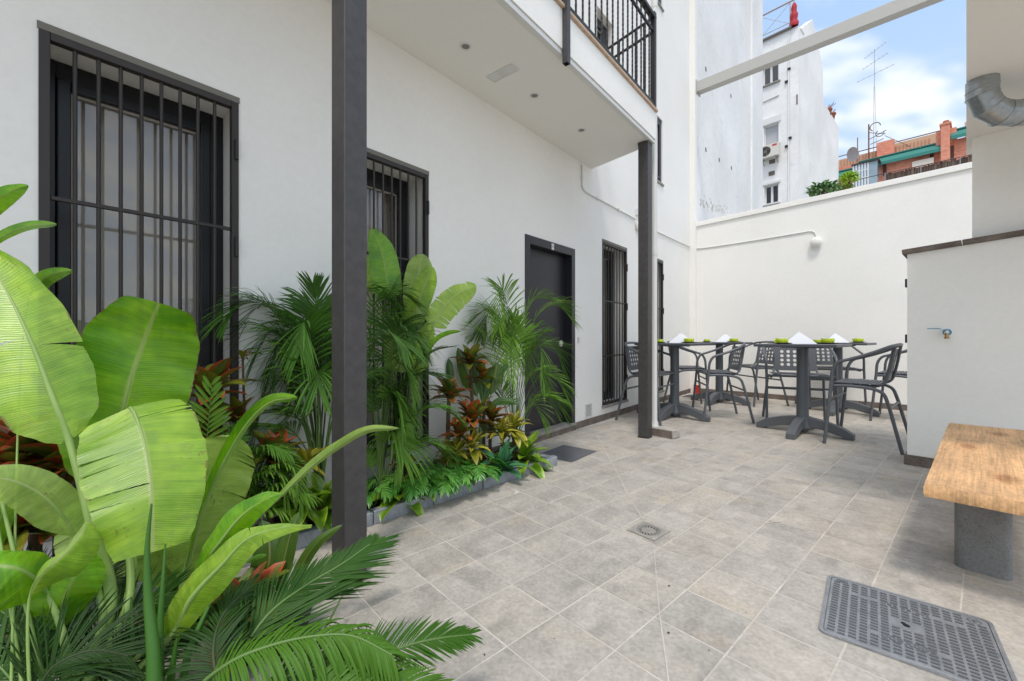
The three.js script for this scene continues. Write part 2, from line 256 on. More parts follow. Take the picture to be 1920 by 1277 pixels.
{ // entrance door
  const g = part('door', house), f = 0.075;
  mesh('door_frame', rbx(dA, dA + f, 0.085, 2.07, -0.15, 0.012, 0.004), M.doorBlack, g); mesh('door_frame', rbx(dB - f, dB, 0.085, 2.07, -0.15, 0.012, 0.004), M.doorBlack, g);
  mesh('door_frame', rbx(dA + f, dB - f, 2.07 - f * 1.15, 2.07, -0.15, 0.011, 0.004), M.doorBlack, g);
  mesh('door_leaf', rbx(dA + f + 0.003, dB - f - 0.003, 0.09, 2.07 - f * 1.15 - 0.004, -0.13, -0.085, 0.003), M.doorBlack, g);
  mesh('threshold', merge([rbx(dA - 0.01, dB + 0.005, 0.055, 0.085, -0.3, 0.03, 0.004)]), M.sill, g);
  mesh('step_riser', bx(dA - 0.008, dB + 0.003, 0, 0.0545, -0.3, 0.022), M.skirting, g);
  const lx = dB - f - 0.085, ly = wy(1053, 646);
  mesh('lock_plate', merge([new THREE.CylinderGeometry(0.026, 0.028, 0.012, 20).rotateX(Math.PI / 2).translate(lx, ly, -0.079), new THREE.CylinderGeometry(0.026, 0.028, 0.012, 20).rotateX(Math.PI / 2).translate(lx, ly + 0.018, -0.078), new THREE.CylinderGeometry(0.008, 0.008, 0.02, 12).rotateX(Math.PI / 2).translate(lx, ly + 0.01, -0.066)]), std(0xd9d7d1, 0.3), g);
  const cv = document.createElement('canvas'); cv.width = 64; cv.height = 96; const c = cv.getContext('2d'); c.fillStyle = '#dcdad6'; c.fillRect(0, 0, 64, 96); c.fillStyle = '#8d8a88'; c.font = 'bold 54px sans-serif'; c.textAlign = 'center'; c.fillText('10', 32, 66); c.strokeStyle = '#b5b2ae'; c.lineWidth = 4; c.strokeRect(5, 5, 54, 86);
  const map = new THREE.CanvasTexture(cv); map.colorSpace = THREE.SRGBColorSpace;
  const nx = wt(1034.5), ny = wy(1034.5, 463);
  mesh('number_plate', new THREE.BoxGeometry(0.045, 0.066, 0.004).translate(nx, ny, 0.0135), std(0xffffff, 0.4, { map }), g);
}
// balcony
const BT = { a: -8, e0: wt(1110), e1: -0.47, s: 0.84, y0: 3.12, y1: 3.44 };
{
  const g = part('balcony', house);
  const poly = [[BT.a, 0.001], [BT.e0, 0.001], [BT.e1, BT.s], [BT.a, BT.s]];
  mesh('balcony_slab', extrude(poly.map(p => [p[0], -p[1]]), BT.y1 - BT.y0).rotateX(-Math.PI / 2).translate(0, BT.y0, 0), M.soffit, g);
  mesh('fascia', bx(BT.a, BT.e1, BT.y0 + 0.035, BT.y1 - 0.001, BT.s + 0.0005, BT.s + 0.022), M.plaster, g);
  mesh('drip_edge', rbx(BT.a, BT.e1 + 0.002, BT.y0 - 0.006, BT.y0 + 0.03, BT.s - 0.03, BT.s + 0.014, 0.004), M.white, g);
  const tan = std(0xffffff, 0.7, { map: stoneTex([0.72, 0.62, 0.52], 0.14, 97, 2) });
  for (let x = BT.a; x < BT.e1 - 0.02; x += 0.4) mesh('nosing_tile', rbx(x + 0.001, Math.min(x + 0.4, BT.e1 + 0.01) - 0.001, BT.y1, BT.y1 + 0.028, 0.002, BT.s + 0.045, 0.006), tan, g);
  const zr = BT.s + 0.005, yb = BT.y1 + 0.075, yt = BT.y1 + 1.0;
  mesh('bottom_rail', rbx(BT.a, BT.e1, yb - 0.016, yb + 0.016, zr - 0.018, zr + 0.018, 0.004), M.iron, g);
  mesh('top_rail', rbx(BT.a, BT.e1, yt - 0.02, yt + 0.02, zr - 0.028, zr + 0.028, 0.006), M.iron, g);
  mesh('middle_rail', rbx(BT.a, BT.e1, yt - 0.16, yt - 0.135, zr - 0.012, zr + 0.012, 0.004), M.iron, g);
  const tw = (() => { const h = yt - yb - 0.03, q = new THREE.BoxGeometry(0.013, h, 0.013, 1, 44, 1), p = q.attributes.position; for (let i = 0; i < p.count; i++) { const y = p.getY(i), a = (Math.abs(y) < h * 0.42 ? y : Math.sign(y) * h * 0.42) * 34, x = p.getX(i), z = p.getZ(i); p.setXYZ(i, x * Math.cos(a) - z * Math.sin(a), y, x * Math.sin(a) + z * Math.cos(a)); } q.computeVertexNormals(); return q; })();
  for (let x = BT.e1 - 0.14; x > -3.1; x -= 0.105) { const m = mesh('baluster', tw, M.iron, g); m.position.set(x, (yb + yt) / 2, zr); }
  mesh('corner_post', rbx(BT.e1 - 0.05, BT.e1, BT.y1 + 0.028, yt + 0.05, zr - 0.025, zr + 0.025, 0.004), M.iron, g);
  // end rails back to the wall
  const e = (s, y) => V3(BT.e1 - 0.025 + (BT.e0 - BT.e1) * (1 - s / zr), y, s);
  for (const y of [yt, yt - 0.15, yb]) mesh('end_rail', rod(e(0.0, y), e(zr, y), 0.016, 6), M.iron, g);
  for (let s = 0.1; s < zr - 0.05; s += 0.105) { const m = mesh('baluster', tw, M.iron, g); const q = e(s, 0); m.position.set(q.x, (yb + yt) / 2, s); }
  // strut fixed to the outside of the fascia
  const ts = wt(1062, BT.s + 0.045), ys = wy(1062, 120, BT.s + 0.045);
  mesh('railing_strut', extrude(rect(ts - 0.021, ts + 0.021, -0.021, 0.021), yt - ys, [rect(ts - 0.018, ts + 0.018, -0.018, 0.018)]).rotateX(-Math.PI / 2).translate(0, ys, BT.s + 0.045), M.steel, g);
  // ceiling fittings
  const spot = (px, py) => { const d = (BT.y0 - EYE) / ((CY - py) / FPX), p = P(px, py, d).sub(LW.O); return [p.dot(LW.W), p.dot(LW.N)]; };
  for (const [px, py] of [[873, 87], [1002, 179], [1090, 244]]) {
    const [x, z] = spot(px, py), d = part('downlight', g);
    d.position.set(x, BT.y0, z);
    mesh('trim_ring', new THREE.LatheGeometry([[0.026, 0.004], [0.03, -0.004], [0.04, -0.005], [0.043, -0.0005]].map(p => new THREE.Vector2(...p)), 28), M.white, d);
    mesh('lens', new THREE.LatheGeometry([[0.0001, -0.0006], [0.012, -0.0016], [0.0285, -0.0008]].map(p => new THREE.Vector2(...p)), 20), std(0x77766f, 0.35), d);
  }
  const q = [[917, 143], [951, 120], [969, 130], [933, 153]].map(p => spot(...p)), cx = q.reduce((s, p) => s + p[0], 0) / 4, cz = q.reduce((s, p) => s + p[1], 0) / 4;
  const hatch = part('ceiling_vent', g); hatch.position.set(cx, BT.y0, cz);
  const L = 0.26, Wd = 0.1;
  mesh('vent_frame', merge([rbx(-Wd / 2, -Wd / 2 + 0.012, -0.008, -0.0005, -L / 2, L / 2, 0.002), rbx(Wd / 2 - 0.012, Wd / 2, -0.008, -0.0005, -L / 2, L / 2, 0.002), rbx(-Wd / 2 + 0.012, Wd / 2 - 0.012, -0.0078, -0.0005, -L / 2, -L / 2 + 0.012, 0.002), rbx(-Wd / 2 + 0.012, Wd / 2 - 0.012, -0.0078, -0.0005, L / 2 - 0.012, L / 2, 0.002)]), M.white, hatch);
  for (let i = 0; i < 6; i++) mesh('slat', rbx(-Wd / 2 + 0.012, Wd / 2 - 0.012, -0.0062, -0.001, -0, 0.002, 0.0005).rotateY(Math.PI / 2).scale(1, 1, 1).translate(-Wd / 2 + 0.018 + i * 0.0125, 0, 0), M.white, hatch);
  mesh('vent_panel', bx(-Wd / 2 + 0.012, Wd / 2 - 0.012, -0.004, -0.0008, -L / 2 + 0.012, L / 2 - 0.012), M.white, hatch);
}
{ // steel posts
  const post = (t, s, h) => { const g = part('post', house); g.position.set(t, 0, s); mesh('post_shaft', metres(new RoundedBoxGeometry(0.11, h - 0.012, 0.11, 2, 0.006).translate(0, (h - 0.012) / 2 + 0.006, 0)), M.steel, g); mesh('base_plate', rbx(-0.06, 0.06, 0.0005, 0.0065, -0.06, 0.06, 0.002), M.iron, g); mesh('cap_plate', rbx(-0.0575, 0.0575, h - 0.035, h - 0.0005, -0.0575, 0.0575, 0.003), M.steel, g); return g; };
  post(wt(655, 0.774), 0.774, 3.118); post(wt(1209.5, 0.774), 0.774, 3.118);
}
{ // rain pipe beside the far post
  const t = wt(1227, 0.80), p = thing('rain_pipe', 'white rain downpipe beside the far steel post', 'pipe', wp(t, 0.80), LW.rot);
  mesh('pipe', new THREE.LatheGeometry([[0.045, 0.09], [0.037, 0.115], [0.030, 0.17], [0.030, 7.4]].map(q => new THREE.Vector2(...q)), 20), M.whitePipe, p);
  for (const y of [2.0, 4.7]) mesh('pipe_socket', new THREE.LatheGeometry([[0.031, y - 0.05], [0.034, y - 0.045], [0.034, y + 0.045], [0.031, y + 0.05]].map(q => new THREE.Vector2(...q)), 20), M.whitePipe, p);
  const b0 = G(1222, 822).sub(p.position), k = thing('pipe_plinth', 'mortared brown tile plinth at the foot of the white downpipe', 'plinth', p.position.clone(), -Math.atan2(A.z, A.x));
  const R = rng(4); const core = rbx(-0.05, 0.26, 0.0005, 0.088, -0.075, 0.062, 0.012, 2); const cp = core.attributes.position; for (let i = 0; i < cp.count; i++) { const x = cp.getX(i), y = cp.getY(i), z = cp.getZ(i); if (y > 0.05 || x > 0.24) { const n = (fbm(x * 40 + 3, z * 40 + y * 30, 5, 3) - 0.5) * 0.016; cp.setXYZ(i, x + n, y + n, z); } } core.computeVertexNormals();
  mesh('mortar_core', core, std(0xffffff, 0.95, { map: stoneTex([0.66, 0.64, 0.60], 0.2, 37, 4) }), k);
  mesh('facing_tile', rbx(-0.048, 0.235, 0.001, 0.08, 0.0625, 0.073, 0.002), M.skirting, k);
}
// conduits, wall lights and small fittings on the house wall
const wallThing = (name, label, cat, px, py, s = 0) => { const t = wt(px, s); return thing(name, label, cat, wp(t, s, wy(px, py, s)), LW.rot); };
{
  const pipe = (name, label, pts, r = 0.009) => { const o = thing(name, label, 'conduit'); mesh('conduit_tube', tube(pts, r, 60, 8), M.whitePipe, o); return o; };
  const w = (px, py, s = 0.012) => wp(wt(px, s), s, wy(px, py, s));
  const a = pipe('cable_conduit', 'white cable conduit dropping from the balcony soffit and bending along the house wall', [w(1091, 309), w(1091.5, 330), w(1092, 350), w(1095, 356), w(1102, 362), w(1130, 377), w(1165, 396), w(1192, 411)]);
  for (const [px, py] of [[1091.5, 334], [1120, 372], [1160, 393]]) mesh('clip', rbx(-0.012, 0.012, -0.02, 0.02, -0.012, 0.012, 0.003).rotateY(LW.rot).translate(...w(px, py).toArray()), M.white, a);
  pipe('cable_conduit', 'white cable conduit on the house wall running into the courtyard corner', [w(1200, 420), w(1240, 438), w(1270, 452), w(1294, 463)]);
  const f = (px, py, s = 0.012) => fp(ft(px), s, fy(px, py));
  pipe('cable_conduit', 'white cable conduit along the far wall ending at the round lamp', [f(1301, 465.5), f(1310, 466), f(1360, 459.5), f(1440, 447), f(1500, 437), f(1518, 434), f(1526, 435), f(1530, 441), f(1531, 447)]);
  const lampParts = o => { mesh('lamp_base', new THREE.CylinderGeometry(0.055, 0.058, 0.02, 28).rotateX(Math.PI / 2).translate(0, 0, 0.0105), M.white, o); mesh('lamp_globe', new THREE.SphereGeometry(0.085, 28, 20).scale(1, 1, 0.62).translate(0, 0, 0.058), phys(0xe6e4dc, 0.35, { clearcoat: 0.3 }), o); };
  const l1 = thing('globe_wall_lamp', 'round white globe lamp at the end of the conduit on the far wall', 'lamp', fp(ft(1531), 0, fy(1531, 455)), FW.rot); lampParts(l1);
  const l2 = wallThing('oval_wall_lamp', 'oval white bulkhead lamp on the house wall behind the far post', 'lamp', 1193, 425);
  mesh('lamp_body', new THREE.SphereGeometry(0.05, 20, 16).scale(0.9, 1.6, 0.8).translate(0, 0, 0.035), M.white, l2); mesh('junction_box', rbx(-0.03, 0.03, 0.16, 0.26, 0.0005, 0.035, 0.005), M.white, l2);
  const b = wallThing('door_bell', 'small white bell push beside the black door', 'bell push', 1084, 637); mesh('bell_case', rbx(-0.017, 0.017, -0.03, 0.03, 0.0005, 0.018, 0.004, 2), M.white, b); mesh('bell_button', rbx(-0.008, 0.008, -0.010, 0.008, 0.0182, 0.021, 0.002), M.whitePipe, b);
  const v = wallThing('wall_vent', 'small square white vent grille low on the wall right of the black door', 'vent', 1103, 770);
  mesh('vent_back', bx(-0.075, 0.075, -0.075, 0.075, 0.0005, 0.003), std(0x9b9a96, 0.8), v);
  for (let i = 0; i < 9; i++) mesh('vent_slat', bx(-0.07, 0.07, -0.006, 0.0005, 0.0035, 0.0075).rotateX(0.35).translate(0, -0.062 + i * 0.0155, 0), M.white, v);
  mesh('vent_frame', merge([bx(-0.082, -0.07, -0.082, 0.082, 0.0005, 0.009), bx(0.07, 0.082, -0.082, 0.082, 0.0005, 0.009), bx(-0.07, 0.07, 0.07, 0.082, 0.0005, 0.0088), bx(-0.07, 0.07, -0.082, -0.07, 0.0005, 0.0088)]), M.white, v);
}

// ------------------------------------------------------------------ far wall, corner pier, beam
{
  const w = thing('far_wall', 'white plastered boundary wall closing the courtyard behind the tables', 'wall', FW.O, FW.rot);
  const top = x => 3.20 + x * 0.035;
  mesh('wall_body', extrude([[0.001, 0], [8, 0], [8, top(8)], [0.001, top(0)]], 0.25).translate(0, 0, -0.25), M.plaster, w);
  mesh('coping', extrude([[0.001, top(0)], [8, top(8)], [8, top(8) + 0.075], [0.001, top(0) + 0.075]], 0.30, [], 0.004).translate(0, 0.0045, -0.275), M.plaster, w);
  const R = rng(9);
  for (let x = 0.12; x < 5; x += 0.3) mesh('skirting_tile', rbx(x + 0.002, x + 0.298, 0, 0.085, 0.0005, 0.012 + R() * 0.002, 0.002), M.skirting, w);
  const c = thing('corner_pier', 'slim white plastered pier in the courtyard corner', 'pier', FW.O, FW.rot);
  mesh('pier_shaft', rbx(-0.02, 0.10, 0, 8.5, 0.0005, 0.11, 0.006), M.plaster, c);
  mesh('pier_conduit', rod(V3(-0.012, 0, 0.122), V3(-0.012, 8.4, 0.122), 0.009), M.whitePipe, c);
  const b = thing('overhead_beam', 'pale grey steel beam spanning high over the far wall', 'beam', fp(0.1, -0.02, fy(1304, 177) + 0.02), FW.rot);
  mesh('beam_body', rbx(0.0, 9, 0, 0.2, -0.1, 0.06, 0.006), std(0xb8b6b0, 0.7), b);
  mesh('beam_end_plate', rbx(-0.003, 0.012, -0.03, 0.23, -0.13, 0.09, 0.003), std(0xb8b6b0, 0.7), b);
}

// ------------------------------------------------------------------ stub wall, pillar and porch roof on the right
const ST = { O: G(1701, 871), rot: Math.atan2(-A.z, A.x) };
{
  const w = thing('low_wall', 'chest high white wall carrying a brown tile coping and a blue tap', 'wall', ST.O, ST.rot);
  const h0 = 1.745, k = 0.072;
  mesh('wall_body', extrude([[0, 0], [2.4, 0], [2.4, h0 + 2.4 * k], [0, h0]], 0.3).translate(0, 0, -0.3), M.plaster, w);
  for (let i = 0; i < 7; i++) { const x0 = -0.03 + i * 0.345; mesh('coping_tile', rbx(0.0015, 0.3435, 0.002, 0.042, -0.33, 0.028, 0.004).rotateZ(Math.atan(k)).translate(x0, h0 + x0 * k, 0), M.skirting, w); }
  for (let i = 0; i < 6; i++) mesh('skirting_tile', rbx(-0.02 + i * 0.35, 0.328 + i * 0.35, 0, 0.085, 0.0005, 0.014, 0.002), M.skirting, w);
  mesh('skirting_tile', rbx(-0.013, -0.0005, 0, 0.085, -0.3, -0.002, 0.002), M.skirting, w);
  for (const py of [530, 635]) mesh('side_hinge', rbx(-0.016, -0.0005, -0.035, 0.035, -0.08, -0.02, 0.004).translate(0, EYE - (py - CY) / FPX * 3.52, 0), M.frameBlack, w);
  const pl = thing('porch_pillar', 'broad white pillar standing on the low wall under the porch roof', 'pillar', ST.O, ST.rot);
  const xs = 0.365; mesh('pillar_body', extrude([[xs, h0 + xs * k + 0.046], [2.4, h0 + 2.4 * k + 0.046], [2.4, 2.609], [xs, 2.609]], 0.22).translate(0, 0, -0.29), M.plaster, pl);
  const roof = thing('porch_roof', 'white flat porch roof overhead with a steel duct below', 'roof');
  const e = d => [1.0704 * d, d];
  const shp = [e(3.62), e(1.82), [2.75, 0.95], [4.75, 1.9], [4.9, 2.6]];
  mesh('roof_slab', extrude(shp, 0.26).rotateX(-Math.PI / 2).translate(0, 2.61, 0), M.soffit, roof);
  // tap
  const tp = V3(...P(1776, 624, 3.35).toArray()); const tl = tp.clone().sub(ST.O), tx = tl.dot(A);
  const tapY = EYE - (624 - CY) / FPX * -ST.O.clone().addScaledVector(A, tx).z;
  const tap = thing('wall_tap', 'brass outdoor tap with blue lever handle on the low white wall', 'tap', ST.O.clone().addScaledVector(A, tx).setY(tapY), ST.rot);
  const blue = std(0x2f7fa6, 0.45), brass = std(0xa88a5c, 0.35, { metalness: 0.8 });
  mesh('wall_rosette', new THREE.CylinderGeometry(0.02, 0.026, 0.012, 20).rotateX(Math.PI / 2).translate(0, 0.004, 0.0065), blue, tap);
  mesh('tap_body', merge([rod(V3(0, 0, 0.01), V3(0, 0, 0.06), 0.012, 12), rod(V3(0, 0.02, 0.045), V3(0, -0.005, 0.045), 0.01, 12), new THREE.SphereGeometry(0.016, 14, 10).translate(0, 0, 0.047)]), M.chrome, tap);
  mesh('spout', merge([rod(V3(0, -0.005, 0.058), V3(0, -0.045, 0.064), 0.011, 12), new THREE.CylinderGeometry(0.015, 0.015, 0.014, 8).translate(0, -0.04, 0.063)]), brass, tap);
  mesh('lever_handle', merge([rbx(-0.035, 0.006, 0.02, 0.025, 0.038, 0.052, 0.002), rbx(-0.11, -0.034, 0.030, 0.036, 0.037, 0.053, 0.002)]), blue, tap);
  // duct
  const D0 = P(1842, 150, 2.566);
  const du = thing('ventilation_duct', 'galvanised steel duct elbow bending under the porch roof', 'duct', V3(D0.x, 2.609, D0.z));
  const r = 0.072, path = [[0, 0.0, 0], [0, -0.095, 0], [0.032, -0.165, 0.004], [0.1, -0.205, 0.013], [0.185, -0.21, 0.024], [0.9, -0.21, 0.12]].map(p => V3(...p));
  const rings = path.map((p, i) => { const a = i ? p.clone().sub(path[i - 1]).normalize() : null, b = i < path.length - 1 ? path[i + 1].clone().sub(p).normalize() : null; const t = a && b ? a.clone().add(b).normalize() : (a || b), q = new THREE.Quaternion().setFromUnitVectors(V3(0, -1, 0), t); const sc = a && b ? 1 / Math.max(0.5, t.dot(b)) : 1; return { p, t, q, sc }; });
  const N = 36, ringPt = (g, a, rr) => { const side = V3(0, 0, 1).cross(g.t).normalize(), up = V3(0, 0, 1); return g.p.clone().addScaledVector(side, Math.cos(a) * rr * g.sc).addScaledVector(up, Math.sin(a) * rr); };
  for (let i = 0; i + 1 < rings.length; i++) { const pos = [], uv = []; for (let k = 0; k < N; k++) { const a = k / N * 2 * Math.PI, b = (k + 1) / N * 2 * Math.PI, p = [ringPt(rings[i], a, r), ringPt(rings[i], b, r), ringPt(rings[i + 1], b, r), ringPt(rings[i + 1], a, r)]; for (const j of [0, 1, 2, 0, 2, 3]) { pos.push(...p[j].toArray()); uv.push((j === 1 || j === 2 ? b : a) * r, j > 1 ? i * 0.2 + 0.2 : i * 0.2); } } const g = new THREE.BufferGeometry(); g.setAttribute('position', new THREE.Float32BufferAttribute(pos, 3)); g.setAttribute('uv', new THREE.Float32BufferAttribute(uv, 2)); g.computeVertexNormals(); mesh('duct_section', toCreasedNormals(g, 0.6), M.galv, du); }
  for (let i = 1; i + 1 < rings.length; i++) { const pts = []; for (let k = 0; k < 24; k++) pts.push(ringPt(rings[i], k / 24 * 2 * Math.PI, r)); mesh('duct_seam', tube(pts, 0.0035, 60, 6, true), M.galv, du); }
  { const pts = []; for (let k = 0; k < 24; k++) pts.push(ringPt({ p: V3(0, -0.05, 0), t: V3(0, -1, 0), sc: 1 }, k / 24 * 2 * Math.PI, r).add(V3(0, Math.cos(k / 24 * 2 * Math.PI) * 0.02, 0))); mesh('duct_seam', tube(pts, 0.003, 60, 6, true), M.galv, du); }
}
// ------------------------------------------------------------------ neighbouring buildings beyond the far wall
const rayPlane = (px, py, O, n) => { const dir = P(px, py, 1).sub(V3(0, EYE, 0)); const k = O.clone().sub(V3(0, EYE, 0)).dot(n) / dir.dot(n); return V3(0, EYE, 0).addScaledVector(dir, k); };
{ // party wall: runs on behind the far wall, in line with the house
  const g = thing('party_wall_building', 'tall blank white party wall with streaks and small rusty anchors behind the corner', 'building', LW.O, LW.rot);
  const e = wt(1427, -0.02), s0 = wt(1409, 0.0);
  mesh('wall_face', extrude(rect(3.98, e, 0, 16), 0.3).translate(0, 0, -0.32), M.oldPlaster, g);
  mesh('wall_strip', bx(s0, e - 0.001, 0, 16, -0.0195, 0.03), M.oldPlaster, g);
  mesh('wall_return', bx(e - 0.3, e, 0, 16, -6, -0.3205), M.oldPlaster, g);
  const rust = std(0x4a443d, 0.8);
  for (const [px, py] of [[1323, 130], [1370, 180], [1323, 281], [1348, 300], [1371, 315], [1415, 305]]) mesh('wall_anchor', rbx(-0.013, 0.013, -0.045, 0.045, 0, 0.015, 0.003).rotateZ(0.3).translate(wt(px, -0.02), wy(px, py, -0.02), -0.02), rust, g);
  // flaked plaster near the coping
  const R = rng(31), flake = std(0xc9c4b8, 0.95);
  for (let i = 0; i < 46; i++) { const px = 1313 + R() * 58, py = 383 + (px - 1313) * 0.20 + (R() - 0.5) * 16 - (R() < 0.3 ? R() * 14 : 0); const sz = 0.012 + R() * 0.035, pts = []; for (let k = 0; k < 7; k++) { const a = k / 7 * 6.283, r = sz * (0.4 + R() * 0.8); pts.push([Math.cos(a) * r * 1.3, Math.sin(a) * r]); } mesh('flaked_patch', extrude(pts, 0.004).translate(wt(px, -0.02), wy(px, py, -0.02), -0.0195), flake, g); }
}
{ // white block with windows and stepped gable
  const K = P(1497, 634, 20).setY(0), nF = V3(-B.x, 0, -B.z), nG = A.clone();
  const rot = Math.atan2(-A.z, A.x), b = thing('white_apartment_block', 'white apartment block with three side windows and a stepped gable end', 'building', K, rot);
  const loc = v => { const q = v.clone().sub(K); return [q.dot(A), q.y, -q.dot(B)]; };            // x along the facade, z towards us
  const F = (px, py) => { const l = loc(rayPlane(px, py, K, nF)); return [l[0], l[1]]; }, Gb = (px, py) => { const l = loc(rayPlane(px, py, K, nG)); return [l[2], l[1]]; };
  const topL = F(1400, 97)[1], top = F(1494, 49)[1];
  const wins = [[1430, 1460, 128, 163, 113, 150], [1432, 1460, 238, 275, 228, 268], [1433, 1459.5, 347, 384, 343, 378]].map(([a, c, t0, b0, t1, b1]) => { const p = F(a, b0), q = F(c, t1); return [p[0], q[0], p[1], q[1]]; });
  mesh('facade', extrude([[-7, 0], [0, 0], [0, top], [-7, top]], 0.3, wins.map(w => rect(...w))).translate(0, 0, -0.3), M.oldPlaster, b);
  const prof = [[1497, 47], [1524, 36], [1542.6, 125], [1544, 191], [1572.4, 237]].map(p => Gb(...p));
  const gp = [[-0.31, 0], ...[[ -0.31, prof[0][1] - 0.05]], ...prof.slice(1).map(p => [p[0], p[1]]), [prof[4][0], 0]];
  mesh('gable_wall', extrude(gp.map(p => [-p[0], p[1]]), 0.3).rotateY(Math.PI / 2).translate(-0.3005, 0, 0), M.oldPlaster, b);
  mesh('gable_cap', bx(-0.33, 0.03, prof[0][1] - 0.03, prof[0][1] + 0.0, -0.9, -0.3), M.oldPlaster, b);
  mesh('roof_slab', bx(-7, -0.31, top - 0.3, top - 0.05, -2.2, -0.31), M.ground, b);
  const gut = std(0x77736e, 0.7);
  mesh('gutter', rod(V3(-7, top + 0.03, 0.08), V3(-0.25, top + 0.03, 0.08), 0.07, 10), gut, b);
  // windows
  const frame = std(0xd8d8d6, 0.5), dark = phys(0x20262b, 0.08, { clearcoat: 1 }), shut = std(0xb9b9bd, 0.7);
  wins.forEach((w, i) => {
    const [x0, x1, y0, y1] = w, f = 0.06, g = part('window', b);
    mesh('window_frame', merge([rbx(x0, x0 + f, y0, y1, -0.2, -0.12, 0.01), rbx(x1 - f, x1, y0, y1, -0.2, -0.12, 0.01), rbx(x0 + f, x1 - f, y1 - f, y1, -0.2, -0.121, 0.01), rbx(x0 + f, x1 - f, y0, y0 + f, -0.2, -0.121, 0.01)]), frame, g);
    if (i === 1) { for (let k = 0; k < 16; k++) { const h = (y1 - y0 - 2 * f) / 16; mesh('shutter_slat', rbx(x0 + f, x1 - f, y0 + f + k * h, y0 + f + (k + 0.93) * h, -0.19, -0.155, 0.008), shut, g); } mesh('shutter_back', bx(x0 + f, x1 - f, y0 + f, y1 - f, -0.21, -0.195), shut, g); }
    else { const m = (x0 + x1) / 2; mesh('mullion', rbx(m - 0.05, m + 0.05, y0 + f, y1 - f, -0.2, -0.115, 0.01), frame, g); for (const [a, c] of [[x0 + f, m - 0.05], [m + 0.05, x1 - f]]) mesh('pane', bx(a, c, y0 + f, y1 - f, -0.18, -0.17), dark, g); }
    mesh('window_sill', rbx(x0 - 0.08, x1 + 0.08, y0 - 0.07, y0 - 0.002, -0.12, 0.1, 0.01), i ? M.white : M.sill, g);
    if (i === 1) mesh('shutter_box', rbx(x0 - 0.1, x1 + 0.1, y1 + 0.01, y1 + 0.33, 0.0, 0.05, 0.01), M.white, g);
    if (i === 2) mesh('window_head', rbx(x0 - 0.1, x1 + 0.1, y1 + 0.02, y1 + 0.14, 0.0, 0.06, 0.01), M.white, g);
  });
  // grooves, pipes and anchors
  for (const px of [1479, 1481.5]) { const p = F(px, 300); mesh('facade_pipe', rod(V3(p[0], 0, 0.03), V3(p[0], F(px, 70)[1], 0.03), px < 1480 ? 0.03 : 0.014, 8), M.oldPlaster, b); }
  for (const [px, py] of [[1480, 130], [1475, 154], [1482, 259], [1475, 275]]) { const p = F(px, py); mesh('pipe_bracket', rbx(p[0] - 0.06, p[0] + 0.06, p[1] - 0.05, p[1] + 0.05, 0.0, 0.09, 0.01), M.iron, b); }
  for (const [px, py, h] of [[1448, 303, 0.1], [1447, 325, 0.1]]) { const p = F(px, py); mesh('vent_hole', rbx(p[0] - 0.13, p[0] + 0.13, p[1] - h, p[1] + h, 0.0, 0.03, 0.01), std(0x6f665e, 0.9), b); }
  { const p = F(1497, 176), q = F(1497, 195); mesh('wall_stain', bx(-0.09, -0.02, q[1], p[1], 0.001, 0.012), std(0x8b8780, 0.95), b); const a = F(1428, 194), c = F(1461, 179); mesh('cable', rod(V3(a[0], a[1], 0.03), V3(c[0], c[1], 0.03), 0.018, 6), std(0x9a958d, 0.9), b); }
  // roof railing with red bundle
  { const rl = thing('roof_railing', 'thin metal railing with wire braces on the white block roof', 'railing', K, rot), y0 = top + 0.1; const st = std(0xb4aca2, 0.6), X = [-4.2, -2.9, -1.6, -0.35];
    for (const x of X) mesh('railing_post', rod(V3(x, y0 - 0.15, -0.05), V3(x, y0 + 1.25, -0.05), 0.025, 6), st, rl);
    mesh('railing_rail', rod(V3(-6, y0 + 1.25, -0.05), V3(0.1, y0 + 1.25, -0.05), 0.035, 6), std(0xa38e7e, 0.7), rl); mesh('railing_rail', rod(V3(-6, y0 + 0.25, -0.05), V3(-0.35, y0 + 0.25, -0.05), 0.02, 6), st, rl);
    for (let i = 0; i < 3; i++) for (const s of [0, 1]) mesh('wire_brace', rod(V3(X[i], y0 + (s ? 1.2 : 0.2), -0.05), V3(X[i + 1], y0 + (s ? 0.2 : 1.2), -0.05), 0.012, 5), st, rl); 
    const p = F(1489, 35), R = rng(3), rb = thing('rolled_awning', 'rolled red parasol cloth tied upright on the white block roof', 'parasol', K.clone().addScaledVector(A, p[0]).setY(top + 0.03), rot);
    const lp = []; for (let i = 0; i <= 14; i++) { const y = i / 14; lp.push(new THREE.Vector2((0.02 + 0.14 * Math.pow(1 - y, 0.5) * (0.85 + 0.22 * Math.sin(y * 17))) + 0.03, y * 1.12)); } const lg = new THREE.LatheGeometry(lp, 18); const q = lg.attributes.position; for (let i = 0; i < q.count; i++) { const a = Math.atan2(q.getZ(i), q.getX(i)), k = 1 + 0.14 * Math.sin(a * 5); q.setX(i, q.getX(i) * k); q.setZ(i, q.getZ(i) * k); } lg.computeVertexNormals();
    mesh('cloth', lg, std(0xb03038, 0.8), rb); mesh('pole_tip', rod(V3(0, 1.1, 0), V3(0, 1.35, 0), 0.02, 6), std(0xb4aca2, 0.6), rb); }
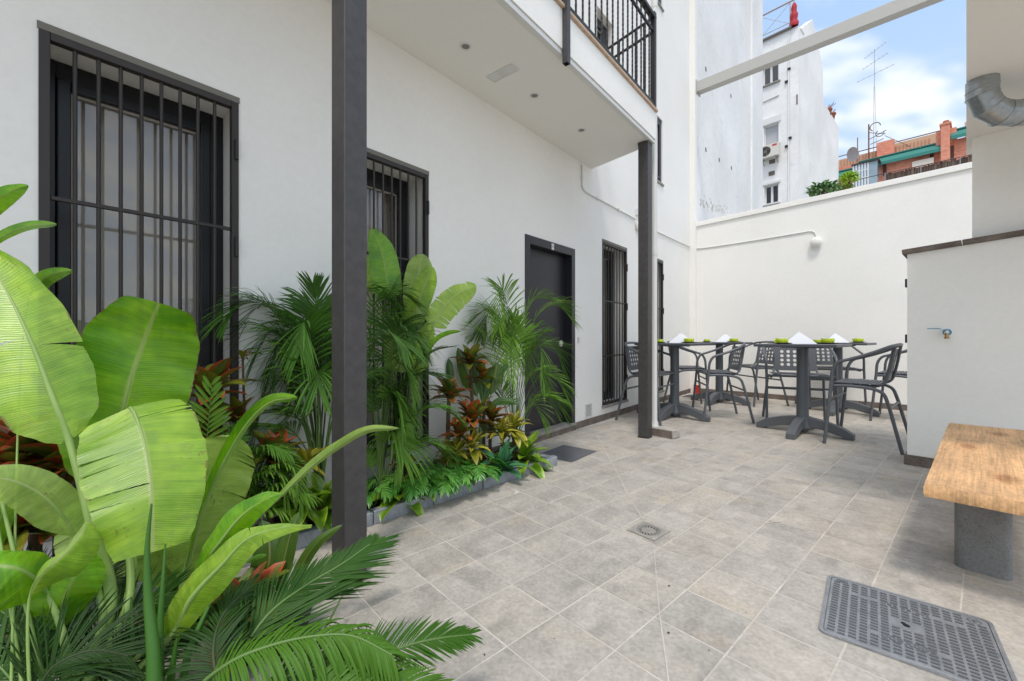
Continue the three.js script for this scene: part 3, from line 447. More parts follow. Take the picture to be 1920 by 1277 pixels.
  // air conditioner
  { const p = F(1446, 287), ac = thing('air_conditioner', 'white outdoor air conditioning unit below the shuttered window', 'air conditioner', K.clone().addScaledVector(A, p[0]).setY(p[1]).addScaledVector(nF, 0.001), rot), w = 0.42, h = 0.30;
    const R = 0.24; const sh = extrude(rect(-w, w, -h, h), 0.02, [new THREE.Path().absarc(-0.14, 0, R, 0, Math.PI * 2, true)]);
    mesh('casing', merge([metres(sh.translate(0, 0, 0.38)), bx(-w, w, h - 0.02, h, 0.1, 0.379), bx(-w, w, -h, -h + 0.02, 0.1, 0.379), bx(-w, -w + 0.02, -h + 0.02, h - 0.02, 0.1, 0.379), bx(w - 0.02, w, -h + 0.02, h - 0.02, 0.1, 0.379), bx(-w + 0.02, w - 0.02, -h + 0.02, h - 0.02, 0.1, 0.12)]), std(0xd6d2c8, 0.6), ac);
    mesh('fan_hub', new THREE.CylinderGeometry(0.07, 0.07, 0.04, 20).rotateX(Math.PI / 2).translate(-0.14, 0, 0.36), std(0x8a8880, 0.6), ac);
    const blades = []; for (let i = 0; i < 3; i++) blades.push(bx(0.05, 0.22, -0.07, 0.07, -0.005, 0.005).rotateX(0.5).rotateZ(i * 2.094).translate(-0.14, 0, 0.3)); mesh('fan_blades', merge(blades), std(0x55534f, 0.7), ac);
    for (let i = 1; i <= 5; i++) mesh('guard_ring', new THREE.TorusGeometry(R * i / 5.2, 0.006, 6, 28).translate(-0.14, 0, 0.405), std(0x77746d, 0.6), ac);
    mesh('red_label', bx(0.16, 0.36, 0.16, 0.25, 0.4005, 0.404), std(0xc03a38, 0.6), ac);
    for (const x of [-0.3, 0.3]) mesh('bracket', merge([rod(V3(x, -h - 0.02, 0.0), V3(x, -h - 0.02, 0.45), 0.02, 6), rod(V3(x, -h - 0.25, 0.01), V3(x, -h - 0.03, 0.35), 0.018, 6)]), M.sill, ac); }
  { // flower pots on the step of the gable
    const p = rayPlane(1561, 223, K, nG); const tc = std(0x9a5f4a, 0.85);
    for (const [px, py, k] of [[1557, 211, 0], [1564, 219, 1]]) { const q = rayPlane(px, py + 5, K, nG).addScaledVector(A, -0.15), o = thing('terracotta_pot', k ? 'lower terracotta pot with dry stems on the gable step' : 'upper terracotta pot on the gable step of the white block', 'flower pot', q, 0, 'pots on the gable step'); mesh('pot', new THREE.LatheGeometry([[0.001, 0], [0.16, 0], [0.22, 0.3], [0.25, 0.3], [0.25, 0.38], [0.2, 0.38]].map(v => new THREE.Vector2(...v)), 16), tc, o); const R = rng(40 + k), st = []; for (let i = 0; i < 16; i++) st.push(rod(V3(0, 0.3, 0), V3((R() - 0.5) * 0.7, 0.45 + R() * 0.35, (R() - 0.5) * 0.7), 0.012, 4)); mesh('dry_stems', merge(st), std(0x7a4a3c, 0.9), o); } }
}
// brick house with terrace
{
  const K = P(1700, 634, 28).setY(0), nF = V3(-B.x, 0, -B.z), rot = Math.atan2(-A.z, A.x);
  const F = (px, py) => { const q = rayPlane(px, py, K, nF).sub(K); return [q.dot(A), q.y]; };
  const brick = std(0xffffff, 0.9, { map: tex(512, 512, (u, v) => { const row = Math.floor(v * 32), x = u * 10 + (row % 2) * 0.5, fx = x - Math.floor(x), fy = v * 32 - row; const j = (fx < 0.05 || fy < 0.14) ? 1 : 0, h = hash2(Math.floor(x) % 10, row, 5), n = fbm(u * 30, v * 30, 6, 3, 30) - 0.5; return j ? [0.72, 0.60, 0.54] : [0.80 + h * 0.1 + n * 0.1, 0.50 + h * 0.09 + n * 0.1, 0.40 + h * 0.08 + n * 0.1]; }, true, 0.42) });
  const b = thing('brick_penthouse', 'red brick penthouse with green awnings and a stepped brick chimney', 'building', K, rot);
  const L = F(1560, 330)[0], Rr = F(1830, 280)[0], yb = 0, y1 = F(1700, 284)[1], topAt = px => F(px, 634)[0];
  const wallTop = F(1690, 286)[1];
  mesh('brick_wall', bx(L - 3, Rr + 4, 0, wallTop, -5, 0), brick, b);
  const pw = F(1580, 298)[1];
  // parapet with pales
  const tan = std(0xc9a68a, 0.9), py0 = wallTop + 0.02, py1 = py0 + 1.0;
  mesh('parapet', bx(L - 3, F(1745, 300)[0], py0, py1, -1.6, -1.4), tan, b);
  for (let i = 0; i < 34; i++) { const x = L - 1 + i * ((F(1745, 300)[0] - L + 1) / 34); mesh('parapet_rib', bx(x, x + 0.05, py0, py1 - 0.08, -1.399, -1.36), std(0xab8a72, 0.9), b); }
  mesh('parapet_rail', rod(V3(L - 3, py1 + 0.25, -1.4), V3(F(1765, 300)[0], py1 + 0.25, -1.4), 0.035, 6), std(0x6d5f56, 0.7), b);
  { const p = F(1656, 289); mesh('parapet_pier', bx(p[0] - 0.45, p[0] + 0.45, py0 - 0.2, py1 + 0.35, -1.35, -0.9), brick, b); }
  // hipped roof behind
  const rf = std(0xc3a587, 0.95); const ra = F(1575, 300)[0] - 0.5, rb2 = F(1742, 268)[0] + 1, rt = F(1640, 268)[1] + 0.8;
  mesh('tiled_roof', extrude([[ra, py0], [rb2, py0], [rb2 - 0.5, rt], [F(1640, 268)[0], rt]], 1.5).translate(0, 0, -5), rf, b);
  // chimney stack
  const c0 = F(1765, 300)[0], c1 = F(1782, 300)[0], cw = F(1755, 300)[0], c2 = F(1794, 300)[0];
  mesh('chimney', bx(c0, c1, 0, F(1774, 238)[1], -0.9, 0.5), brick, b); mesh('chimney_shoulder', bx(cw, c0 - 0.001, py0 - 0.2, F(1759, 249)[1], -1.0, 0.2), brick, b); mesh('chimney_shoulder', bx(c1 + 0.001, c2, py0 - 0.2, F(1789, 241)[1], -1.0, 0.2), brick, b);
  mesh('chimney_cap', bx(c0 - 0.06, c1 + 0.06, F(1774, 238)[1], F(1774, 238)[1] + 0.1, -0.96, 0.56), brick, b); mesh('chimney_pot', new THREE.CylinderGeometry(0.14, 0.18, 0.35, 12).translate((c0 + c1) / 2, F(1774, 238)[1] + 0.27, -0.2), std(0xa8604a, 0.9), b);
  mesh('far_parapet', bx(c2 + 0.3, c2 + 4, py0, py1 + 0.5, -2, -1.7), std(0xd0a890, 0.9), b);
  for (const [px, py] of [[1747, 293], [1659, 314], [1785, 284]]) { const p = F(px, py); mesh('slit_opening', bx(p[0] - 0.09, p[0] + 0.09, p[1] - 0.55, p[1] + 0.35, 0.0, 0.03), std(0x5b4238, 0.9), b); }
  { const p = F(1731, 307); mesh('wall_box', bx(p[0] - 0.5, p[0] + 0.5, p[1] - 0.2, p[1] + 0.2, 0.0, 0.25), std(0xd6cdbf, 0.8), b); }
  // awnings
  const green = std(0x3d7f74, 0.9), greenD = std(0x356c64, 0.9);
  const aw = (x0, x1, y, name) => { const g = part('awning', b); const s = [[0, 0], [0.42, -0.42], [0.42, -0.62], [0.39, -0.62], [0.39, -0.44], [0, -0.05]]; mesh('awning_cloth', extrude(s.map(p => [-p[0], p[1]]), x1 - x0).rotateY(-Math.PI / 2 + Math.PI).translate(x0, y, 0.02), green, g); mesh('awning_roller', rod(V3(x0 - 0.05, y + 0.03, 0.06), V3(x1 + 0.05, y + 0.03, 0.06), 0.07, 8), greenD, g); };
  aw(F(1612, 308)[0], F(1757, 270)[0] + 0.3, wallTop - 0.02); aw(F(1784, 266)[0], Rr + 2, wallTop + 0.55); aw(L - 2, F(1604, 316)[0], wallTop - 0.35);
  // glazed lean-to
  { const x0 = F(1607, 330)[0], x1 = F(1651, 320)[0], yt = F(1620, 317)[1], gl = part('glazed_lean_to', b), fr = std(0xd5d8da, 0.5), pane = phys(0x8fa3ad, 0.1, { clearcoat: 1 });
    mesh('lean_to_roof', bx(x0 - 0.1, x1 + 0.1, yt, yt + 0.08, 0.02, 1.35), std(0x3b3a38, 0.8), gl); mesh('lean_to_glass', bx(x0, x1, 0, yt - 0.001, 1.2, 1.24), pane, gl); mesh('lean_to_side', bx(x1 - 0.04, x1, 0, yt - 0.001, 0.01, 1.199), pane, gl);
    for (let i = 0; i <= 5; i++) { const x = x0 + (x1 - x0) * 0.62 * i / 5; mesh('glazing_bar', rbx(x - 0.04, x + 0.04, 0, yt - 0.002, 1.2405, 1.29, 0.01), fr, gl); } for (const k of [0.45, 0.95, 1.5]) mesh('glazing_rail', rbx(x0, x0 + (x1 - x0) * 0.62, yt - k - 0.03, yt - k + 0.03, 1.241, 1.285, 0.01), fr, gl); }
  // reed screen on the terrace edge
  { const o = thing('reed_fence', 'dark reed screen fence along the brick terrace edge', 'fence', K.clone().addScaledVector(nF, 3.2), rot), p0 = rayPlane(1660, 318, K.clone().addScaledVector(nF, 3.2), nF).sub(K).dot(A), p1 = Rr + 2;
    const y1 = rayPlane(1740, 311, K.clone().addScaledVector(nF, 3.2), nF).y, mats = [0x6b5a50, 0x57493f, 0x7d6f62].map(c => std(c, 0.95)), R = rng(12);
    const bund = [[], [], []]; for (let x = p0; x < p1; x += 0.055) bund[R() * 3 | 0].push(new THREE.CylinderGeometry(0.03, 0.03, 1.3 + R() * 0.15, 5).translate(x, y1 - 0.65 + (R() - 0.5) * 0.12, (R() - 0.5) * 0.03));
    bund.forEach((l, i) => { const m = mesh('reeds', merge(l), mats[i], o); m.userData.kind = 'stuff'; });
    for (let x = p0; x < p1; x += 1.6) mesh('fence_post', rod(V3(x, y1 - 4, 0.06), V3(x, y1 + 0.12, 0.06), 0.03, 6), std(0x8f9094, 0.5), o); mesh('fence_rail', rod(V3(p0 - 2.5, y1 + 0.08, 0.06), V3(p1, y1 + 0.08, 0.06), 0.025, 6), std(0x4a4644, 0.5), o); 
    const t = thing('terrace_slab', 'pale terrace slab in front of the brick penthouse', 'terrace', K, rot); mesh('slab', bx(L - 3, Rr + 4, 0, y1 - 1.35, 0.001, 3.4), M.oldPlaster, t); }
  // aerials and dish
  const st = std(0xa9a49f, 0.5, { metalness: 0.3 });
  const at = (px, py, back) => { const q = rayPlane(px, py, K.clone().addScaledVector(nF, -back), nF); return q; };
  { const q = at(1641, 268, 2), top = at(1641, 92, 2).y, o = thing('television_mast', 'tall thin roof mast with three crossed television aerials', 'aerial', q, rot), H = top - q.y;
    mesh('mast', merge([rod(V3(-0.09, -1, 0), V3(-0.06, H * 0.6, 0), 0.018, 6), rod(V3(0.09, -1, 0), V3(-0.02, H * 0.6, 0), 0.013, 6), rod(V3(-0.04, H * 0.6, 0), V3(-0.04, H, 0), 0.018, 6)]), st, o);
    for (const [y, l, tl] of [[H * 0.985, 1.0, 0.5], [H * 0.87, 1.2, 0.45], [H * 0.74, 1.75, 0.3]]) { const pts = []; pts.push(rod(V3(-l * 0.6, y - tl * 0.6, 0), V3(l * 0.6, y + tl * 0.6, 0), 0.013, 5)); for (let i = -3; i <= 3; i++) pts.push(rod(V3(i / 3 * l * 0.55, y + i / 3 * tl * 0.55 + 0.1, -0.35), V3(i / 3 * l * 0.55, y + i / 3 * tl * 0.55 - 0.1, 0.35), 0.007, 4)); mesh('aerial_boom', merge(pts), st, o); } }
  { const q = at(1629, 296, 1), top = at(1629, 233, 1).y, H = top - q.y, o = thing('rusty_aerial', 'rusty short mast with curled aerial arms above the awning', 'aerial', q, rot), ru = std(0x7c5442, 0.8);
    mesh('mast', rod(V3(0, -0.5, 0), V3(0, H, 0), 0.045, 6), ru, o); mesh('aerial_arms', merge([new THREE.TorusGeometry(0.28, 0.03, 5, 16, 4.2).translate(0.35, H - 0.3, 0), new THREE.TorusGeometry(0.22, 0.025, 5, 16, 4.5).rotateZ(2).translate(0.6, H - 0.85, 0), rod(V3(0, H - 0.6, 0), V3(0.9, H - 1.0, 0), 0.025, 5), rod(V3(0, H - 1.1, 0), V3(0.95, H - 0.75, 0), 0.025, 5), rod(V3(0.1, H - 1.5, 0.1), V3(0.8, H - 1.3, 0), 0.025, 5), rod(V3(0.85, H - 1.1, 0), V3(2.4, H - 2.4, -0.5), 0.02, 4)]), std(0x5f5a57, 0.7), o); }
  { const q = at(1608, 306, 0.6), o = thing('satellite_dish', 'grey satellite dish on a thin pole above the brick wall', 'satellite dish', q, rot); const H = at(1608, 258, 0.6).y - q.y;
    mesh('pole', rod(V3(0, -1, 0), V3(0, H, 0), 0.035, 6), ruSafe(), o); const pr = []; for (let i = 0; i <= 8; i++) pr.push(new THREE.Vector2(0.5 * i / 8 + 0.001, 0.14 * (i / 8) ** 2)); mesh('dish', new THREE.LatheGeometry(pr, 22).rotateX(Math.PI / 2).rotateX(0.3).rotateY(-0.7).translate(-0.15, H * 0.38, 0.1), std(0xa3a6a8, 0.6), o); }
  function ruSafe() { return std(0x8d7668, 0.7); }
}
// ------------------------------------------------------------------ covers and drain set in the paving
const font = await new FontLoader().loadAsync('fonts/droid/droid_sans_bold.typeface.json');
{
  const cast = std(0xffffff, 0.5, { metalness: 0.35, map: stoneTex([0.56, 0.565, 0.57], 0.16, 211, 3), bumpMap: plasterBump, bumpScale: 0.002 });
  const rot = Math.atan2(-MH.x.z, MH.x.x), o = thing('manhole_cover', 'square grey cast iron manhole cover with rows of raised studs near the wooden bench', 'manhole cover', MH.c.clone().setY(0.001), rot), w = MH.w / 2, d = MH.d / 2;
  const rs = (a, b, r) => { const s = new THREE.Shape(); s.moveTo(-a + r, -b); s.lineTo(a - r, -b); s.quadraticCurveTo(a, -b, a, -b + r); s.lineTo(a, b - r); s.quadraticCurveTo(a, b, a - r, b); s.lineTo(-a + r, b); s.quadraticCurveTo(-a, b, -a, b - r); s.lineTo(-a, -b + r); s.quadraticCurveTo(-a, -b, -a + r, -b); return s; };
  const fr = rs(w, d, 0.03); fr.holes.push(rs(w - 0.012, d - 0.012, 0.022));
  mesh('cover_frame', new THREE.ExtrudeGeometry(fr, { depth: 0.006, bevelEnabled: false }).rotateX(-Math.PI / 2), cast, o);
  mesh('cover_plate', metres(new THREE.ExtrudeGeometry(rs(w - 0.015, d - 0.015, 0.02), { depth: 0.0045, bevelEnabled: true, bevelSize: 0.001, bevelThickness: 0.001, bevelSegments: 1 }).rotateX(-Math.PI / 2)), cast, o);
  const studs = [], nx = 15, nz = 21; const txt = [];
  for (let i = 0; i < nx; i++) for (let j = 0; j < nz; j++) {
    const x = -w + 0.034 + i * (2 * w - 0.068) / (nx - 1), z = -d + 0.034 + j * (2 * d - 0.068) / (nz - 1) + (i % 2) * 0.004;
    if (Math.abs(x) < 0.03 && Math.abs(z) < 0.03) continue;
    if ((j === 4) && Math.abs(x) < 0.15) continue; if ((j === 16) && Math.abs(x) < 0.10) continue;
    if (i < 2 && j < 1 || i > nx - 3 && j < 2) continue;
    studs.push(bx(-0.0105, 0.0105, 0.0055, 0.0088, -0.0036, 0.0036).translate(x, 0, z));
  }
  mesh('raised_studs', merge(studs), std(0x6a6c6e, 0.45, { metalness: 0.35 }), o).userData.kind = 'stuff';
  const T = (s, size, x, z) => { const g = new TextGeometry(s, { font, size, depth: 0.0025, curveSegments: 3, bevelEnabled: false }); g.computeBoundingBox(); g.translate(-g.boundingBox.max.x / 2, -size / 2, 0).rotateX(-Math.PI / 2).rotateY(Math.PI).translate(x, 0.0054, z); return g; };
  const dim = std(0x6e7072, 0.5, { metalness: 0.3 });
  mesh('size_lettering', T('600X600', 0.026, 0, 16 * (2 * d - 0.068) / 20 - d + 0.034), dim, o);
  mesh('utility_lettering', T('MZ:RS ERD', 0.02, 0, 4 * (2 * d - 0.068) / 20 - d + 0.034), dim, o);
  mesh('corner_emblem', merge([new THREE.TorusGeometry(0.019, 0.0022, 6, 6).rotateX(Math.PI / 2), bx(-0.008, 0.008, 0, 0.002, -0.002, 0.002), bx(-0.002, 0.002, 0, 0.002, -0.008, 0.008)]).translate(w - 0.05, 0.006, -d + 0.045), dim, o);
  mesh('corner_badge', merge([bx(-0.02, 0.02, 0, 0.0025, -0.009, -0.006), bx(-0.02, 0.02, 0, 0.0025, 0.006, 0.009), bx(-0.02, -0.017, 0, 0.0025, -0.006, 0.006), bx(0.017, 0.02, 0, 0.0025, -0.006, 0.006), bx(-0.01, 0.01, 0, 0.002, -0.002, 0.002)]).translate(-w + 0.05, 0.0055, -d + 0.036), dim, o);
  mesh('lift_hole', merge([new THREE.CylinderGeometry(0.010, 0.010, 0.0015, 14).translate(0, 0.0062, 0), new THREE.CylinderGeometry(0.007, 0.007, 0.0015, 12).translate(-0.008, 0.0064, -0.009)]), std(0x161412, 0.9), o);

  // tread plate at the end of the planting bed and one by the far wall
  const plate = (name, label, c, rot, w, d) => { const q = thing(name, label, 'floor plate', c.setY(0.0022), rot, undefined); mesh('plate', rbx(-w / 2, w / 2, 0, 0.004, -d / 2, d / 2, 0.001), dark, q); const l = []; for (let x = -w / 2 + 0.014, i = 0; x < w / 2 - 0.008; x += 0.017, i++) for (let z = -d / 2 + 0.012, j = 0; z < d / 2 - 0.008; z += 0.017, j++) l.push(bx(-0.0075, 0.0075, 0.0038, 0.0062, -0.0022, 0.0022).rotateY((i + j) % 2 ? 0.785 : -0.785).translate(x, 0, z)); mesh('tread_pattern', merge(l), light, q).userData.kind = 'stuff'; return q; };
  const dark = std(0x67676a, 0.6, { metalness: 0.2 }), light = std(0x7c7c7e, 0.5, { metalness: 0.25 });
  plate('tread_plate', 'dark chequered steel plate on the paving by the end of the planter', G(1064, 850), LW.rot, 0.44, 0.36);
  plate('tread_plate', 'dark chequered steel plate on the paving near the far courtyard corner', G(1318, 745), FW.rot, 0.62, 0.34);
  const dr = thing('floor_drain', 'small square grey drain with a ring of slots in the paving', 'drain', G(1216, 996).setY(0.0022), Math.atan2(-A.z, A.x)), s = 0.083;
  const slot = []; for (let k = 0; k < 18; k++) { const a = k / 18 * 2 * Math.PI, c = new THREE.Path(), u = V3(Math.cos(a), Math.sin(a), 0), v = V3(-Math.sin(a + 0.5), Math.cos(a + 0.5), 0); const n = V3(-v.y, v.x, 0); const m = u.clone().multiplyScalar(0.046); const pts = [[1, 1], [1, -1], [-1, -1], [-1, 1]].map(q => m.clone().addScaledVector(n, q[0] * 0.0085).addScaledVector(v, q[1] * 0.0042)); slot.push(pts.map(p => [p.x, p.y])); }
  mesh('drain_plate', metres(extrude(rect(-s, s, -s, s), 0.003, slot).rotateX(-Math.PI / 2)), std(0xffffff, 0.6, { metalness: 0.2, map: stoneTex([0.62, 0.60, 0.56], 0.2, 217, 6) }), dr);
  mesh('drain_well', bx(-s + 0.01, s - 0.01, 0.0001, 0.0006, -s + 0.01, s - 0.01), std(0x120f0c, 1), dr);
  mesh('drain_rim', new THREE.TorusGeometry(0.06, 0.0018, 6, 40).rotateX(Math.PI / 2).translate(0, 0.003, 0), dark, dr);
}
// ------------------------------------------------------------------ bench
{
  const seatY = 0.45, FLp = P(1730, 907, (EYE - seatY) * FPX / (907 - CY)), rot = Math.atan2(-A.z, A.x);
  const o = thing('wooden_bench', 'bench with a thick oak slab seat on grey concrete blocks', 'bench', FLp.clone().setY(0), rot);   // local x along A (across), z towards -B
  const oak = tex(768, 768, (u, v) => { const x = u * 1.0, y = v; let kn = 0, wob = fbm(x * 3, y * 2, 301, 4) - 0.5; for (const [kx, ky, r] of [[0.22, 0.18, 0.05], [0.62, 0.44, 0.04], [0.35, 0.72, 0.05], [0.8, 0.86, 0.04], [0.78, 0.12, 0.035]]) { const d = Math.hypot((x - kx) * 1.4, (y - ky) * 0.8); kn += Math.exp(-d * d / (r * r)); }
    const g = Math.sin((x * 46 + wob * 16 + kn * 9)) * 0.5 + 0.5, fine = fbm(x * 180, y * 7, 311, 3) - 0.5, sp = fbm(x * 90, y * 90, 317, 2) - 0.5, board = Math.floor(x * 3.0), bt = (hash2(board, 3, 7) - 0.5) * 0.05, crack = smooth(0.72, 0.8, fbm(x * 14, y * 3, 321, 4)) * 0.18, patch = (fbm(x * 5, y * 5, 331, 4) - 0.5) * 0.2;
    const s = 0.83 + bt - g * 0.06 + fine * 0.22 + sp * 0.16 + patch * 1.3 - kn * 0.2 - crack * 1.5; return [s * 1.0, s * 0.785 - kn * 0.06, s * 0.555 - kn * 0.08]; }, true, 1);
  const wood = std(0xffffff, 0.6, { map: oak, bumpMap: oak, bumpScale: 0.002 });
  const L = 1.9, W = 0.44, g = new THREE.BoxGeometry(W, 0.052, L, 14, 4, 90); { const q = g.attributes.position; for (let i = 0; i < q.count; i++) { const x = q.getX(i), y = q.getY(i), z = q.getZ(i), ex = smooth(W / 2 - 0.03, W / 2, Math.abs(x)), ez = smooth(L / 2 - 0.03, L / 2, Math.abs(z)), ey = Math.pow(Math.abs(y) / 0.026, 4) * 0.004; const wx = (fbm(z * 9 + Math.sign(x) * 7, y * 14, 15, 3) - 0.5) * 0.006, wz = (fbm(x * 12, y * 20 + Math.sign(z) * 9, 19, 3) - 0.5) * 0.004; q.setXYZ(i, x + ex * (wx - Math.sign(x) * ey), y + (fbm(x * 9, z * 4, 23, 3) - 0.5) * 0.003, z + ez * (wz - Math.sign(z) * ey)); } g.computeVertexNormals(); g.translate(W / 2, seatY - 0.026, -L / 2); } const mg = metres(g); const uv = mg.attributes.uv; for (let i = 0; i < uv.count; i++) { const p = mg.attributes.position; const nx = Math.abs(mg.attributes.normal.getX(i)), nz = Math.abs(mg.attributes.normal.getZ(i)); if (nz > 0.7) uv.setXY(i, p.getX(i) * 1.1, p.getY(i) * 1.1); else if (nx > 0.7) uv.setXY(i, p.getY(i) * 1.1, p.getZ(i) * 0.8); else uv.setXY(i, p.getX(i) * 1.1 + 0.1, p.getZ(i) * 0.8); }
  mesh('seat_slab', mg, wood, o);
  for (const z of [-0.39, -1.5]) { const s = new THREE.Shape(), a = 0.088, b = 0.115, r = 0.035; s.moveTo(-a + r, -b); s.lineTo(a - r, -b); s.quadraticCurveTo(a, -b, a, -b + r); s.lineTo(a, b - r); s.quadraticCurveTo(a, b, a - r, b); s.lineTo(-a + r, b); s.quadraticCurveTo(-a, b, -a, b - r); s.lineTo(-a, -b + r); s.quadraticCurveTo(-a, -b, -a + r, -b);
    mesh('leg', metres(toCreasedNormals(new THREE.ExtrudeGeometry(s, { depth: seatY - 0.0535, bevelEnabled: false, curveSegments: 6 }).rotateX(-Math.PI / 2), 0.7)).translate(0.165, 0.001, z - b), M.concrete, o); }
}
// ------------------------------------------------------------------ tables and chairs
const furn = std(0x606367, 0.5, { metalness: 0.25, bumpMap: plasterBump, bumpScale: 0.0006 }), furnTop = std(0x4a4d53, 0.42);
const TH = 0.985;
function makeTable() {
  const g = new THREE.Group();
  mesh('table_top', rbx(-0.375, 0.375, TH - 0.03, TH, -0.375, 0.375, 0.006, 2), furnTop, g);
  mesh('column', new THREE.LatheGeometry([[0.062, 0.14], [0.058, 0.2], [0.055, TH - 0.045]].map(p => new THREE.Vector2(...p)), 24), furn, g);
  mesh('top_bracket', merge([rbx(-0.2, 0.2, TH - 0.045, TH - 0.031, -0.03, 0.03, 0.004), rbx(-0.03, 0.03, TH - 0.0455, TH - 0.0315, -0.2, 0.2, 0.004)]), furn, g);
  const arm = extrude([[0.03, 0.012], [0.10, 0.075], [0.2, 0.062], [0.32, 0.028], [0.36, 0.02], [0.37, 0.002], [0.45, 0.002], [0.45, 0.045], [0.36, 0.10], [0.22, 0.145], [0.12, 0.165], [0.03, 0.175]], 0.07, [], 0.006).translate(0, 0.006, -0.035);
  for (let i = 0; i < 4; i++) { mesh('base_arm', arm.clone().rotateY(i * Math.PI / 2), furn, g); }
  mesh('base_hub', new THREE.CylinderGeometry(0.064, 0.085, 0.12, 20).translate(0, 0.125, 0), furn, g);
  return g;
}
function makeChair() {
  const g = new THREE.Group(), k = 1.33, p = (x, y, z) => V3(x * k, y * k, z * k * 0.76), r = 0.0115 * k;
  // front legs, arms and top rail: one bent tube. +z is the front
  for (const s of [-1, 1]) mesh('leg', tube([p(s * 0.265, 0.002, 0.26), p(s * 0.262, 0.2, 0.235), p(s * 0.262, 0.45, 0.205), p(s * 0.265, 0.56, 0.19), p(s * 0.268, 0.612, 0.15), p(s * 0.27, 0.635, 0.07)], r, 30, 9), furn, g);
  mesh('arm_and_top_rail', tube([p(-0.27, 0.635, 0.07), p(-0.272, 0.665, -0.04), p(-0.262, 0.70, -0.145), p(-0.215, 0.728, -0.215), p(-0.12, 0.74, -0.252), p(0, 0.743, -0.26), p(0.12, 0.74, -0.252), p(0.215, 0.728, -0.215), p(0.262, 0.70, -0.145), p(0.272, 0.665, -0.04), p(0.27, 0.635, 0.07)], r, 60, 9), furn, g);
  // seat rails that turn down into the rear legs
  for (const s of [-1, 1]) mesh('leg', tube([p(s * 0.225, 0.435, 0.205), p(s * 0.225, 0.44, 0.05), p(s * 0.225, 0.425, -0.12), p(s * 0.226, 0.40, -0.175), p(s * 0.23, 0.34, -0.205), p(s * 0.245, 0.15, -0.265), p(s * 0.255, 0.002, -0.31)], r, 40, 9), furn, g);
  // seat frame that rises into the back uprights
  for (const s of [-1, 1]) mesh('back_upright', tube([p(s * 0.175, 0.449, 0.20), p(s * 0.18, 0.447, -0.02), p(s * 0.18, 0.449, -0.13), p(s * 0.175, 0.475, -0.175), p(s * 0.165, 0.55, -0.205), p(s * 0.155, 0.735, -0.247)], r * 0.85, 36, 8), furn, g);
  for (const [w, y, z, q] of [[0.262, 0.445, 0.205, 0.9], [0.235, 0.30, -0.218, 0.8], [0.262, 0.34, 0.219, 0.7]]) mesh('stretcher', rod(p(-w, y, z), p(w, y, z), r * q, 8), furn, g);
  // perforated back panel
  const holes = []; for (let i = 0; i < 5; i++) for (let j = 0; j < 4; j++) holes.push(new THREE.Path().absarc((-0.104 + i * 0.052) * k, (0.058 + j * 0.042) * k, 0.0145 * k, 0, Math.PI * 2, true));
  mesh('back_panel', metres(extrude(rect(-0.168 * k, 0.168 * k, 0, 0.235 * k), 0.003 * k, holes).translate(0, 0, -0.0015 * k).rotateX(-0.175)).translate(0, 0.478 * k, -0.1735 * 0.76 * k + 0.002), furn, g);
  // slotted seat strips
  for (let i = 0; i < 5; i++) { const z0 = (-0.105 + i * 0.053) * k, hs = []; for (let j = 0; j < 4; j++) hs.push(rect((-0.13 + j * 0.072) * k, (-0.13 + j * 0.072 + 0.042) * k, z0 + 0.016 * k, z0 + 0.028 * k)); mesh('seat_strip', metres(extrude(rect(-0.215 * k, 0.215 * k, z0, z0 + 0.045 * k), 0.004 * k, hs).rotateX(Math.PI / 2)).translate(0, 0.462 * k, 0), furn, g); }
  return g;
}
const tableProto = makeTable(), chairProto = makeChair();
function place(proto, name, label, category, group, pos, rot) { const o = proto.clone(); o.name = numbered(name); o.userData = { label, category, group }; o.position.copy(pos); o.rotation.y = rot; scene.add(o); return o; }
const spotT = [[3.217, -4.70], [4.62, -6.02], [2.165, -5.65], [3.37, -6.9]].map(p => V3(p[0], 0, p[1]));
const tl = ['square dark pedestal table standing nearest the wooden bench', 'square dark pedestal table near the low wall, tucked close to the far wall', 'square dark pedestal table right beside the far post and downpipe', 'square dark pedestal table close to the far courtyard corner'];
spotT.forEach((p, i) => place(tableProto, 'cafe_table', tl[i], 'table', 'dark square pedestal tables', p, Math.atan2(-A.z, A.x)));
const face = (x, z) => Math.atan2(x, z);
const chairs = [
  [3.55, -4.27, face(-A.x, -A.z), 'dark metal armchair seen side on beside the low white wall'],
  [3.53, -5.25, face(-0.43, 0.9), 'dark metal armchair pushed in behind the table nearest the bench'],
  [4.80, -6.42, face(-0.25, 0.97), 'dark metal armchair between the far wall and the rear pedestal table'],
  [3.92, -6.86, face(-0.95, 0.1), 'dark metal armchair near the far wall right of the corner table'],
  [2.74, -5.62, face(-0.93, -0.2), 'dark metal armchair between the post side table and the corner table'],
  [2.68, -6.50, face(0.95, 0.25), 'dark metal armchair left of the corner table near the house wall'],
  [1.79, -5.50, face(LW.N.x, LW.N.z), 'dark metal armchair backed against the house wall beside the tall grille'],
  [4.98, -5.42, face(-A.x, -A.z), 'dark metal armchair half hidden behind the low white wall']];
chairs.forEach(c => place(chairProto, 'metal_armchair', c[3], 'chair', 'dark metal armchairs round the tables', V3(c[0], 0, c[1]), c[2]));
